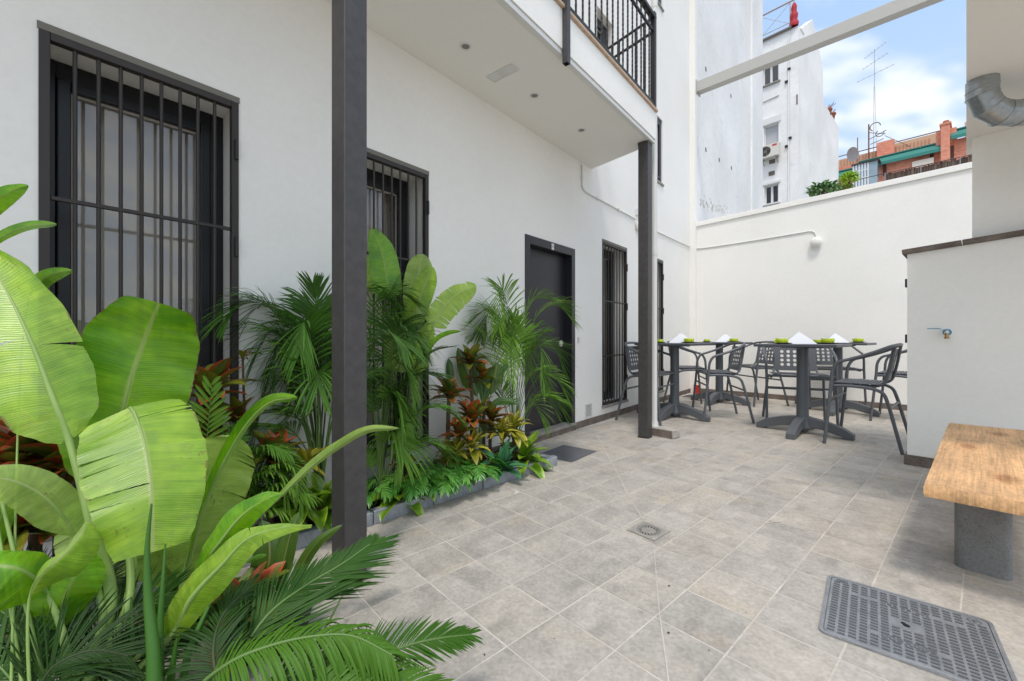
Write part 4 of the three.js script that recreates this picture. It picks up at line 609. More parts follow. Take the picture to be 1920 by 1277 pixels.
{ // cups, saucers and napkins
  const lime = phys(0xcde02c, 0.25, { clearcoat: 0.6 }), limeIn = std(0xd7d9c4, 0.4), saucer = std(0x35383c, 0.4), paper = std(0xe9eaee, 0.85);
  const cupG = (r, h) => { const g = new THREE.Group(); const body = new THREE.LatheGeometry([[0.001, 0.004], [r * 0.7, 0.004], [r * 0.86, 0.012], [r * 0.98, h * 0.55], [r, h], [r * 0.93, h], [r * 0.9, h * 0.5], [r * 0.7, 0.014], [0.001, 0.012]].map(p => new THREE.Vector2(...p)), 28);
    mesh('cup_body', body, lime, g); mesh('cup_rim', new THREE.TorusGeometry(r * 0.965, r * 0.035, 6, 30).rotateX(Math.PI / 2).translate(0, h, 0), limeIn, g); mesh('handle', new THREE.TorusGeometry(h * 0.3, 0.006, 8, 18, Math.PI * 1.1).rotateZ(-Math.PI * 0.55).translate(r * 0.95, h * 0.52, 0), lime, g);
    mesh('saucer', new THREE.LatheGeometry([[0.001, 0.0005], [r * 0.8, 0.0005], [r * 1.5, 0.011], [r * 1.52, 0.014], [r * 0.8, 0.0042], [0.001, 0.004]].map(p => new THREE.Vector2(...p)), 28), saucer, g); return g; };
  const big = cupG(0.064, 0.06), small = cupG(0.045, 0.046);
  const on = (px, d) => V3((px - CX) / FPX * d, TH + 0.0005, -d);
  const cups = [[big, 1466, 4.72, 'lime green cup left of the napkin on the table nearest the bench'], [small, 1534, 4.9, 'small lime green cup right of the napkin on the table nearest the bench'], [big, 1552, 4.72, 'wide lime green cup at the right side of the table nearest the bench'], [big, 1609, 5.95, 'lime green cup on the table tucked close to the far wall'],
    [small, 1238, 5.55, 'small lime green cup on the pedestal table by the downpipe'], [big, 1292, 5.62, 'wide lime green cup on the pedestal table by the downpipe'], [small, 1325, 6.85, 'small lime green cup on the table by the courtyard corner'], [big, 1376, 6.75, 'wide lime green cup on the table by the courtyard corner']];
  cups.forEach(c => place(c[0], 'cup_and_saucer', c[3], 'cup', 'lime cups on the tables', on(c[1], c[2]), 1 + c[1]));
  const nap = new THREE.Group(); { const w = 0.155, h = 0.135, t = 0.0022, pos = []; const tri = (a, b, c) => pos.push(...a, ...b, ...c); for (const s of [-1, 1]) { const z = s * 0.05; for (const q of [0, 1]) { const o = q * t * s; tri([-w, 0.001, z + o], [w, 0.001, z + o], [0, h, o]); } } const g = new THREE.BufferGeometry(); g.setAttribute('position', new THREE.Float32BufferAttribute(pos, 3)); g.computeVertexNormals(); mesh('folded_napkin', g, paper, nap); mesh('napkin_fold', merge([rod(V3(-w, 0.003, 0.045), V3(0, h - 0.002, 0.002), 0.0028, 5), rod(V3(w, 0.003, 0.045), V3(0, h - 0.002, 0.002), 0.0028, 5)]), paper, nap); }
  [[1498, 4.7, 'white folded napkin standing on the table nearest the bench'], [1566, 6.1, 'white folded napkin standing on the table tucked close to the far wall'], [1277, 5.7, 'white folded napkin standing on the pedestal table by the downpipe'], [1360, 6.85, 'white folded napkin standing on the table by the courtyard corner']].forEach(n => place(nap, 'paper_napkin', n[2], 'napkin', 'folded napkins on the tables', on(n[0], n[1]), -0.35));
  const rb = thing('red_box', 'small red plastic box on the paving by the far corner', 'box', G(1307, 738), FW.rot); mesh('box_body', rbx(-0.05, 0.05, 0.001, 0.14, -0.04, 0.04, 0.01, 2), std(0xc2301f, 0.5), rb); mesh('box_lid', rbx(-0.054, 0.054, 0.141, 0.16, -0.044, 0.044, 0.006), std(0xa8281a, 0.5), rb);
}
// ------------------------------------------------------------------ planting bed
const bedZ = (px, s) => -wp(wt(px, s), s).z;
const bedP = (px, s, y = 0.04) => wp(wt(px, s), s, y);
{
  const k0 = G(1046, 872.5), k1 = G(702, 985), dir = k1.clone().sub(k0).normalize(), inn = V3(dir.z, 0, -dir.x); if (inn.dot(LW.N) > 0) inn.negate();
  const o = thing('planting_bed', 'long narrow planting bed with dark soil edged by grey kerb stones', 'planter');
  const cuts = [0]; for (const px of [906, 814, 701]) { const k = (px - CX) / FPX; cuts.push((k * -k0.z - k0.x) / (dir.x + k * dir.z)); } for (let i = 0; i < 5; i++) cuts.push(cuts[cuts.length - 1] + 0.45);
  const R = rng(2);
  for (let i = 0; i + 1 < cuts.length; i++) { const l = cuts[i + 1] - cuts[i], g = metres(new RoundedBoxGeometry(l - 0.006, 0.074 + R() * 0.004, 0.055, 2, 0.006).translate(l / 2, 0.0375, 0)); const p = g.attributes.position; for (let j = 0; j < p.count; j++) if (p.getY(j) > 0.05) p.setY(j, p.getY(j) + (fbm(p.getX(j) * 30, p.getZ(j) * 40, 7 + i, 2) - 0.5) * 0.006); const m = mesh('kerb_stone', g, M.kerb, o); const q = k0.clone().addScaledVector(dir, cuts[i]).addScaledVector(inn, 0.0275 + R() * 0.003); m.position.set(q.x, 0, q.z); m.rotation.y = Math.atan2(-dir.z, dir.x); }
  const endLen = k0.clone().sub(LW.O).dot(LW.N);
  { const g = metres(new RoundedBoxGeometry(endLen - 0.06, 0.072, 0.055, 2, 0.006).translate(endLen / 2, 0.036, 0)); const m = mesh('kerb_stone', g, M.kerb, o); const q = k0.clone().addScaledVector(LW.N, -endLen + 0.0).addScaledVector(dir, 0.03); m.position.set(q.x, 0, q.z); m.rotation.y = Math.atan2(-LW.N.z, LW.N.x); }
  const pos = [], uv = [], N = 60, Mx = 10; const T0 = k0.clone().sub(LW.O).dot(LW.W) - 0.07, T1 = T0 - 3.74;
  const pt = (i, j) => { const t = T0 + (T1 - T0) * i / N, base = wp(t, 0.005), kk = (base.clone().sub(k0).dot(LW.W)) / dir.dot(LW.W), edge = k0.clone().addScaledVector(dir, kk).addScaledVector(inn, 0.05), q = base.lerp(edge, j / Mx); q.y = 0.04 + (fbm(q.x * 14, q.z * 14, 3, 4) - 0.4) * 0.05; return q; };
  for (let i = 0; i < N; i++) for (let j = 0; j < Mx; j++) for (const [a, b] of [[0, 0], [1, 0], [1, 1], [0, 0], [1, 1], [0, 1]]) { const q = pt(i + a, j + b); pos.push(q.x, q.y, q.z); uv.push(q.x, q.z); }
  const g = new THREE.BufferGeometry(); g.setAttribute('position', new THREE.Float32BufferAttribute(pos, 3)); g.setAttribute('uv', new THREE.Float32BufferAttribute(uv, 2)); g.computeVertexNormals(); const m = mergeVertices(g); m.computeVertexNormals(); mesh('soil', m, M.soil, o);
  // bark chips
  const chips = [], ch = rng(6); for (let i = 0; i < 700; i++) { const q = pt(ch() * N * 0.8, ch() * Mx); chips.push(new THREE.BoxGeometry(0.012 + ch() * 0.022, 0.005, 0.006 + ch() * 0.008).rotateX((ch() - 0.5)).rotateZ((ch() - 0.5)).rotateY(ch() * 6).translate(q.x, q.y + 0.003, q.z)); }
  mesh('bark_chips', merge(chips), std(0x4a3226, 0.95), o).userData.kind = 'stuff';
  const tr = thing('trough_planter', 'dark trough planter holding the big front foliage', 'planter', V3(-0.95, 0, -0.80));
  const c = std(0x3c3b39, 0.7); mesh('trough_wall', merge([bx(-0.62, 0.62, 0, 0.2, 0.17, 0.2), bx(-0.62, 0.62, 0, 0.2, -0.2, -0.17), bx(-0.62, -0.59, 0, 0.2, -0.1699, 0.1699), bx(0.59, 0.62, 0, 0.2, -0.1699, 0.1699)]), c, tr); mesh('trough_soil', bx(-0.589, 0.589, 0.001, 0.18, -0.1695, 0.1695), M.soil, tr);
}
// ------------------------------------------------------------------ leaf materials
const vein = (u, v, k, sl) => { const a = Math.abs(u - 0.5); const x = (v - a * sl) * k; return x; };
function bananaTex(c0, c1, rib, seed) { return tex(256, 1024, (u, v) => { const a = Math.abs(u - 0.5) * 2, x = vein(u, v, 1, 0.12); const st = vnoise(x * 150, a * 2 + (u > 0.5 ? 9 : 0), seed) * 0.55 + vnoise(x * 46, a * 1.5 + (u > 0.5 ? 5 : 0), seed + 1) * 0.45; const big = fbm(u * 3, v * 5, seed + 2, 4); let c = mix3(c0, c1, clamp((st - 0.5) * 0.75 + (big - 0.5) * 1.7 + 0.5)); const dust = smooth(0.56, 0.8, fbm(u * 7, v * 16, seed + 4, 4)) * 0.28; c = mix3(c, [0.52, 0.63, 0.40], dust); const spk = hash2(u * 256 | 0, v * 1024 | 0, seed + 7) > 0.9985 && big > 0.5 ? 0.5 : 1; const br = smooth(0.60, 0.74, fbm(u * 5 + 3, v * 30, seed + 9, 3)) * smooth(0.93, 1.0, a) + smooth(0.7, 0.8, fbm(u * 26, v * 60, seed + 13, 2)) * smooth(0.62, 0.8, fbm(u * 3, v * 6, seed + 14, 2)) * 0.7; const edge = smooth(0.965, 1.0, a); c = mix3(c, [0.62, 0.66, 0.25], edge * 0.5); c = mix3(c, [0.50, 0.42, 0.20], clamp(br) * 0.75); c = c.map(q => q * spk); const m = 1 - smooth(0.016, 0.030, Math.abs(u - 0.5)); return mix3(c, rib, m * 0.85); }); }
const bananaBump = tex(128, 1024, (u, v) => { const x = vein(u, v, 1, 0.12), a = Math.abs(u - 0.5) * 2; return grey(0.5 + 0.28 * Math.sin(x * 620 + vnoise(x * 60, a * 3, 4) * 5) + 0.5 * (vnoise(x * 70, a * 2 + (u > 0.5 ? 7 : 0), 8) - 0.5)); }, false);
const leafMat = (map, o = {}) => phys(0xffffff, 0.36, { map, transmission: 0.42, thickness: 0, ...o });
const LM = {
  banana: [leafMat(bananaTex([0.46, 0.64, 0.11], [0.68, 0.82, 0.22], [0.70, 0.76, 0.46], 401), { bumpMap: bananaBump, bumpScale: 0.0006 }), leafMat(bananaTex([0.36, 0.62, 0.02], [0.57, 0.79, 0.06], [0.66, 0.76, 0.40], 431), { bumpMap: bananaBump, bumpScale: 0.0005 }), leafMat(bananaTex([0.53, 0.67, 0.24], [0.68, 0.80, 0.36], [0.72, 0.77, 0.50], 461), { bumpMap: bananaBump, bumpScale: 0.0006 }), leafMat(bananaTex([0.14, 0.30, 0.05], [0.24, 0.40, 0.10], [0.50, 0.52, 0.30], 471), { bumpMap: bananaBump, bumpScale: 0.0005, transmission: 0.12 })],
  stalk: std(0xffffff, 0.5, { map: tex(64, 256, (u, v) => { const n = fbm(u * 10, v * 3, 5, 3); return [0.44 + n * 0.16, 0.56 + n * 0.14, 0.26 + n * 0.12]; }) }), stalkDark: std(0x3c6a1e, 0.45),
  palm: [[0.32, 0.50, 0.16], [0.40, 0.57, 0.19], [0.48, 0.65, 0.24], [0.27, 0.42, 0.16]].map((c, i) => leafMat(tex(64, 128, (u, v) => { const n = fbm(u * 22, v * 4, 501 + i, 3) - 0.5, t = smooth(0.9, 1, v); return mix3([c[0] + n * 0.12, c[1] + n * 0.15, c[2] + n * 0.08], [0.40, 0.36, 0.16], t * 0.7); }), { transmission: 0.2, roughness: 0.55, specularIntensity: 0.4 })),
  palmFront: [[0.19, 0.34, 0.07], [0.24, 0.40, 0.09], [0.29, 0.45, 0.11], [0.14, 0.26, 0.06]].map((c, i) => leafMat(tex(64, 128, (u, v) => { const n = fbm(u * 22, v * 4, 521 + i, 3) - 0.5, t = smooth(0.92, 1, v); return mix3([c[0] + n * 0.12, c[1] + n * 0.15, c[2] + n * 0.06], [0.40, 0.36, 0.16], t * 0.7); }), { transmission: 0.15, roughness: 0.5, specularIntensity: 0.4 })),
  rachis: std(0x5c7a3a, 0.5), rachisDark: std(0x33421f, 0.6)
};
function lanceTex(fn, seed) { return tex(128, 256, (u, v) => { const a = Math.abs(u - 0.5) * 2, n = fbm(u * 16, v * 5, seed, 3) - 0.5, big = fbm(u * 3, v * 4, seed + 3, 3) - 0.5; return fn(a, v, n, big); }); }
LM.red = [
  lanceTex((a, v, n, b) => { const r = smooth(0.25, 0.95, a * 0.75 + v * 0.35 + b * 0.9 + n * 0.3); return mix3(mix3([0.34, 0.40, 0.12], [0.52, 0.50, 0.18], n + 0.5), mix3([0.74, 0.25, 0.13], [0.84, 0.42, 0.28], n + 0.4 + b), r); }, 601),
  lanceTex((a, v, n, b) => { const r = smooth(0.35, 1.0, a * 0.7 + v * 0.25 + b * 0.9 + n * 0.3); return mix3([0.30 + n * 0.1, 0.37 + n * 0.12, 0.11], mix3([0.60, 0.16, 0.10], [0.76, 0.33, 0.22], n + 0.5), r); }, 611),
  lanceTex((a, v, n, b) => { const r = smooth(0.5, 1.05, a * 0.8 + b * 0.7 + n * 0.3); return mix3([0.44 + n * 0.14, 0.48 + n * 0.14, 0.14], [0.72, 0.32, 0.16], r); }, 621)].map(m => leafMat(m, { transmission: 0.12, roughness: 0.32 }));
LM.yellow = [lanceTex((a, v, n, b) => mix3([0.52 + n * 0.2, 0.57 + n * 0.2, 0.15], [0.78, 0.70, 0.26], smooth(0.3, 1, a * 0.6 + v * 0.4 + b)), 631), lanceTex((a, v, n, b) => mix3([0.46 + n * 0.2, 0.52 + n * 0.2, 0.13], [0.70, 0.55, 0.22], smooth(0.3, 1, a * 0.5 + v * 0.5 + b)), 641)].map(m => leafMat(m, { transmission: 0.15, roughness: 0.4 }));
LM.lime = [lanceTex((a, v, n, b) => mix3([0.40 + n * 0.12, 0.57 + n * 0.14, 0.11], [0.66, 0.76, 0.22], smooth(0.2, 1, a * 0.5 + b + 0.3)), 651), lanceTex((a, v, n, b) => mix3([0.34 + n * 0.12, 0.50 + n * 0.14, 0.10], [0.54, 0.68, 0.17], smooth(0.2, 1, a * 0.5 + b + 0.3)), 661)].map(m => leafMat(m, { transmission: 0.2, roughness: 0.35 }));
LM.agave = [lanceTex((a, v, n, b) => mix3([0.20 + n * 0.08, 0.43 + n * 0.1, 0.28], [0.33, 0.55, 0.37], a * 0.5 + b + 0.2), 671)].map(m => leafMat(m, { transmission: 0.05, roughness: 0.45 }));
LM.dark = [lanceTex((a, v, n, b) => mix3(mix3([0.22 + n * 0.08, 0.33 + n * 0.1, 0.09], [0.34, 0.45, 0.15], b + 0.5), [0.50, 0.50, 0.26], 1 - smooth(0.03, 0.07, a)), 681)].map(m => leafMat(m, { transmission: 0.1, roughness: 0.28 }));
LM.philo = [[0.30, 0.55, 0.19], [0.42, 0.65, 0.27]].map((c, i) => leafMat(tex(64, 64, (u, v) => { const n = fbm(u * 9, v * 9, 691 + i, 3) - 0.5; return [c[0] + n * 0.12, c[1] + n * 0.14, c[2] + n * 0.1]; }), { transmission: 0.12, roughness: 0.3 }));

// ------------------------------------------------------------------ leaf builders
const profWide = (s, blunt = 5, b0 = 0.1) => Math.pow(smooth(0, b0, s), 0.55) * Math.pow(clamp(1 - Math.pow(s, blunt)), 0.62) * (0.86 + 0.14 * Math.sin(Math.PI * s));
const tabProf = t => s => { for (let i = 0; i + 1 < t.length; i++) if (s <= t[i + 1][0]) { const k = (s - t[i][0]) / (t[i + 1][0] - t[i][0]), q = k * k * (3 - 2 * k); return mix(t[i][1], t[i + 1][1], 0.5 * k + 0.5 * q); } return t[t.length - 1][1]; };
function blade(mid, hw, o = {}) {
  const cv = new THREE.CatmullRomCurve3(mid, false, 'centripetal'), R = rng(o.seed || 1), nS = o.nS || 46, nU = o.nU || 6, view = V3(0, EYE, 0).sub(cv.getPoint(0.5)).sub(o.org || V3(0, 0, 0)).normalize(), prof = o.prof || (s => profWide(s, o.blunt || 5, o.b0 || 0.12));
  const pos = [], uv = [], fold = o.fold ?? 0.25, roll = o.roll || 0, wav = o.wav ?? 0.025, droop = o.droop ?? 0.12, ph = R() * 20;
  const frame = s => { const p = cv.getPoint(s), T = cv.getTangent(s), side = T.clone().cross(view).normalize(); side.applyAxisAngle(T, roll + (o.twist || 0) * (s - 0.5)); const n = side.clone().cross(T).normalize(); if (n.dot(view) < 0) n.negate(); return { p, T, side, n }; };
  const row = (s, sgn, s0, s1, gap) => { const out = []; for (let j = 0; j <= nU; j++) { const u = j / nU; const mid2 = (s0 + s1) / 2, sh = s + (mid2 - s) * gap * u * u; const f = frame(clamp(sh, 0, 1)); const w = hw * prof(clamp(sh, 0.0005, 0.9995)) * (1 + (o.edge ?? 0.008) * Math.sin(sh * 40 + ph + sgn) + 0.006 * Math.sin(sh * 113 + ph * 3));
      const q = f.p.clone().addScaledVector(f.side, sgn * u * w * Math.cos(fold * (0.4 + 0.6 * u))).addScaledVector(f.n, (o.cup ? -1 : 1) * -u * w * Math.sin(fold) * 0.9 + Math.sin(sh * 26 + ph * 2 + sgn * 2) * wav * hw * u * u + Math.sin(sh * 61 + ph * 5) * wav * 0.4 * hw * u); q.y -= droop * u * u * w; q.y -= (o.drop ? o.drop(s0) : 0) * u * u * w; out.push([q, 0.5 + sgn * u * 0.5, sh]); } return out; };
  for (const sgn of [-1, 1]) {
    const cuts = [0]; if (o.slits) { for (let i = 0; i < o.slits; i++) cuts.push(0.12 + R() * 0.8); } cuts.push(1); cuts.sort((a, b) => a - b);
    for (let c = 0; c + 1 < cuts.length; c++) { const s0 = cuts[c], s1 = cuts[c + 1]; if (s1 - s0 < 0.01) continue; const n = Math.max(3, Math.round((s1 - s0) * nS)), g0 = cuts.length > 2 ? Math.min(0.25, 0.006 / (s1 - s0)) * (0.5 + R() * 1.5) : 0; let prev = null; const dd = o.slits ? (R() - 0.3) * 0.18 : 0;
      for (let i = 0; i <= n; i++) { const s = s0 + (s1 - s0) * i / n, r = row(s, sgn, s0, s1, g0).map(e => { const k = (e[1] - 0.5) * 2; const q = e[0].clone(); q.y -= dd * k * k * hw; return [q, e[1], e[2]]; }); if (prev) for (let j = 0; j < nU; j++) for (const e of sgn > 0 ? [prev[j], prev[j + 1], r[j + 1], prev[j], r[j + 1], r[j]] : [prev[j], r[j + 1], prev[j + 1], prev[j], r[j], r[j + 1]]) { pos.push(...e[0].toArray()); uv.push(e[1], e[2]); } prev = r; } }
  }
  const g = new THREE.BufferGeometry(); g.setAttribute('position', new THREE.Float32BufferAttribute(pos, 3)); g.setAttribute('uv', new THREE.Float32BufferAttribute(uv, 2)); const m = mergeVertices(g, 1e-5); m.computeVertexNormals(); return m;
}
function taper(pts, r0, r1, seg = 24, rad = 8) { const g = tube(pts, 1, seg, rad), p = g.attributes.position, n = g.attributes.normal; for (let i = 0; i < p.count; i++) { const k = Math.floor(i / (rad + 1)) / seg, r = mix(r0, r1, k); p.setXYZ(i, p.getX(i) - n.getX(i) * (1 - r), p.getY(i) - n.getY(i) * (1 - r), p.getZ(i) - n.getZ(i) * (1 - r)); } return g; }
function frond(mid, o) {
  const cv = new THREE.CatmullRomCurve3(mid, false, 'centripetal'), R = rng(o.seed || 1), n = o.n || 26, L = o.L, lw = o.lw || 0.008, pos = [], uv = [], up = o.ref || V3(0, 1, 0), st = o.start ?? 0.22;
  for (let i = 0; i < n; i++) for (const sgn of [-1, 1]) {
    const s = st + (1 - st) * (i + 0.5 * (sgn > 0)) / n, q = (s - st) / (1 - st), p = cv.getPoint(clamp(s, 0, 0.999)), T = cv.getTangent(clamp(s, 0, 0.999)); let side = T.clone().cross(up); if (side.lengthSq() < 1e-4) side.set(1, 0, 0); side.normalize(); const nn = side.clone().cross(T).normalize();
    const a = mix(o.a0 ?? 1.15, o.a1 ?? 0.35, q) + (R() - 0.5) * 0.16, len = L * (o.lp ? o.lp(q) : (0.45 + 0.55 * Math.sin(Math.PI * Math.pow(clamp(q * 0.92 + 0.08), 0.6)))) * (0.9 + R() * 0.2) * (sgn > 0 ? (o.kR ?? 1) : (o.kL ?? 1)), vv = (o.vee ?? 0.35) + (R() - 0.5) * 0.25;
    const dir = T.clone().multiplyScalar(Math.cos(a)).addScaledVector(side, sgn * Math.sin(a) * Math.cos(vv)).addScaledVector(nn, Math.sin(vv) * Math.sin(a)).normalize();
    const seg = o.seg || 5; let prev = null; const dr = (o.droop ?? 0.35) * (0.7 + R() * 0.6), curl = (o.curl ?? 0.12) * (R() - 0.3);
    for (let k = 0; k <= seg; k++) { const t = k / seg, c = p.clone().addScaledVector(dir, len * t * (1 - dr * 0.25 * t * t)).addScaledVector(T, curl * len * t * t); c.y -= dr * len * t * t; const tan = dir.clone(); tan.y -= 2 * dr * t; tan.normalize(); const ac = tan.clone().cross(nn).normalize(), w = lw * Math.pow(Math.sin(Math.PI * clamp(t * 0.86 + 0.1)), 0.7) * (k === seg ? 0.25 : 1); const nrm = ac.clone().cross(tan).normalize(); const r = [c.clone().addScaledVector(ac, -w).addScaledVector(nrm, w * 0.35), c, c.clone().addScaledVector(ac, w).addScaledVector(nrm, w * 0.35)];
      if (prev) for (const [b0, b1] of [[0, 1], [1, 2]]) for (const e of [[prev[b0], b0, k - 1], [prev[b1], b1, k - 1], [r[b1], b1, k], [prev[b0], b0, k - 1], [r[b1], b1, k], [r[b0], b0, k]]) { pos.push(...e[0].toArray()); uv.push(e[1] / 2, e[2] / seg); } prev = r; }
  }
  const g = new THREE.BufferGeometry(); g.setAttribute('position', new THREE.Float32BufferAttribute(pos, 3)); g.setAttribute('uv', new THREE.Float32BufferAttribute(uv, 2)); const m = mergeVertices(g, 1e-5); m.computeVertexNormals(); return m;
}
// a rosette leaf along +x, rising then arching
function lance(L, w, rise, arch, o = {}) { const pos = [], uv = [], n = 8, sec = [-1, -0.5, 0, 0.5, 1]; const at = s => { const a = rise - arch * s; return a; }; let x = 0, y = 0, prev = null; for (let i = 0; i <= n; i++) { const s = i / n; if (i) { const a = at(s - 0.5 / n); x += Math.cos(a) * L / n; y += Math.sin(a) * L / n; } const a = at(s), ww = w * (o.prof ? o.prof(s) : Math.pow(Math.sin(Math.PI * clamp(0.12 + s * 0.88)), 0.75) * (s > 0.98 ? 0.05 : 1)); const r = sec.map(u => { const h = (o.cup ?? 0.35) * Math.abs(u) * ww; return [x - Math.sin(a) * h, y + Math.cos(a) * h + Math.sin(s * 9 + u) * ww * 0.06, u * ww, (u + 1) / 2, s]; }); if (prev) for (let j = 0; j < 4; j++) for (const e of [prev[j], prev[j + 1], r[j + 1], prev[j], r[j + 1], r[j]]) { pos.push(e[0], e[1], e[2]); uv.push(e[3], e[4]); } prev = r; } const g = new THREE.BufferGeometry(); g.setAttribute('position', new THREE.Float32BufferAttribute(pos, 3)); g.setAttribute('uv', new THREE.Float32BufferAttribute(uv, 2)); const m = mergeVertices(g, 1e-6); m.computeVertexNormals(); return m; }
const kinds = {
  cordyline: { name: 'cordyline', mats: LM.red, n: 24, w: 0.23, var: [[1.3, 0.4], [1.1, 0.7], [0.8, 0.9], [0.4, 0.9]] },
  yellow: { name: 'yellow_dracaena', mats: LM.yellow, n: 26, w: 0.15, var: [[1.3, 0.5], [1.0, 0.9], [0.6, 1.2], [0.2, 1.1]] },
  lime: { name: 'lime_dracaena', mats: LM.lime, n: 18, w: 0.2, var: [[1.25, 0.7], [0.95, 1.1], [0.6, 1.4], [0.3, 1.3]] },
  agave: { name: 'blue_agave', mats: LM.agave, n: 20, w: 0.19, var: [[1.35, 0.3], [1.05, 0.6], [0.75, 0.9], [0.4, 1.0]] }
};
for (const k of Object.values(kinds)) k.geo = k.var.map(([r, a]) => [1, 0.85].map(s => lance(s, k.w * s, r, a)));
const plantLabel = { cordyline: 'red and green cordyline rosette on a short cane', yellow: 'yellow green dracaena rosette with narrow leaves', lime: 'bright lime green dracaena with broad pointed leaves', agave: 'blue green agave rosette beside the kerb' };
function rosette(kind, px, py, d, r, label, group, o = {}) {          // r in photograph pixels at depth d
  const k = kinds[kind], c = P(px, py, d), R = rng(px * 7 + py), g = thing(k.name, label, 'plant', V3(c.x, o.base ?? 0.04, c.z), 0, group), L = r * 1.18 * d / FPX, h = Math.max(0.01, c.y - g.position.y - L * 0.25);
  if (h > 0.03) mesh('cane', taper([V3(0, -0.02, 0), V3((R() - 0.5) * 0.03, h * 0.5, (R() - 0.5) * 0.03), V3(0, h, 0)], L * 0.09 + 0.003, L * 0.07 + 0.002, 8, 7), std(0x5b4a36, 0.9), g);
  const n = o.n || k.n;
  for (let i = 0; i < n; i++) { const q = i / (n - 1), vi = Math.min(3, Math.floor(q * 3.4 + R() * 0.7)), m = mesh('leaf', k.geo[vi][R() * 2 | 0], k.mats[R() * k.mats.length | 0], g); const s = L * (0.8 + R() * 0.4) * (0.78 + 0.3 * Math.sin(q * 2.6)); m.scale.set(s * 1.05, s * 1.05, s * (0.85 + R() * 0.3)); m.position.set(0, h - q * L * 0.22, 0); m.rotation.set((R() - 0.5) * 0.3, i * 2.399 + (R() - 0.5) * 0.5, (R() - 0.5) * 0.3, 'YXZ'); }
  return g;
}
const rel = (pts, o) => pts.map(p => p.clone().sub(o));
function palm(name, label, group, root, list, o) {
  const g = thing(name, label, 'palm', root, 0, group);
  list.forEach((f, i) => { const pts = f.m ? f.m : f, dd = f.d || o.d, R = rng(i * 31 + 7 + (o.seed || 0)); const off = (f.off ?? (R() - 0.5) * (o.spread ?? 0.3)); const mid = pts.map((p, j) => P(p[0], p[1], (p[2] || dd) + (p[2] ? 0 : off * Math.pow(j / (pts.length - 1), 1.2))));
    const m = mesh('frond', frond(rel(mid, root), { ...o, ...f.o, L: (f.L || o.Lpx) * dd / FPX, seed: i + 3 + (o.seed || 0) }), (o.front ? LM.palmFront : LM.palm)[f.mat ?? (o.mats ? o.mats[i % o.mats.length] : i % 3)], g);
    const r = o.r || 0.006; mesh('rachis', taper(rel(f.noroot ? mid : [root.clone(), ...(mid[0].y - root.y > 0.1 ? [root.clone().lerp(mid[0], 0.5).add(V3((R() - 0.5) * 0.03, 0, 0))] : []), ...mid], root), r, r * 0.25, 30, 6), f.mat === 3 ? LM.rachisDark : LM.rachis, m); });
  return g;
}
function bananaPlant(name, label, group, root, leaves, o = {}) {
  const g = thing(name, label, 'plant', root, 0, group);
  leaves.forEach((f, i) => { const mid = f.m.map(p => P(p[0], p[1], p[2] || o.d)), d = f.m[0][2] || o.d; const m = mesh('leaf', blade(rel(mid, root), f.hw * d / FPX, { seed: i + 11, org: root, ...f.o }), LM.banana[f.mat ?? 0], g);
    const via = (f.via || []).map(p => P(p[0], p[1], p[2] || o.d)), pts = rel([...(f.free ? [] : [root.clone().add(V3(((i * 37) % 10 - 5) * 0.008, 0, ((i * 53) % 10 - 5) * 0.008))]), ...via, ...mid.slice(0, -1), mid[mid.length - 2].clone().lerp(mid[mid.length - 1], 0.8)], root);
    const n = mid[1] ? V3(0, EYE, 0).sub(mid[1]).normalize().multiplyScalar(-0.003) : V3(0, 0, 0); mesh('stalk', taper(pts.map((p, k) => p.clone().add(n)), (f.r || o.r || 0.012), 0.0015, 46, 9), LM.stalk, m); });
  return g;
}
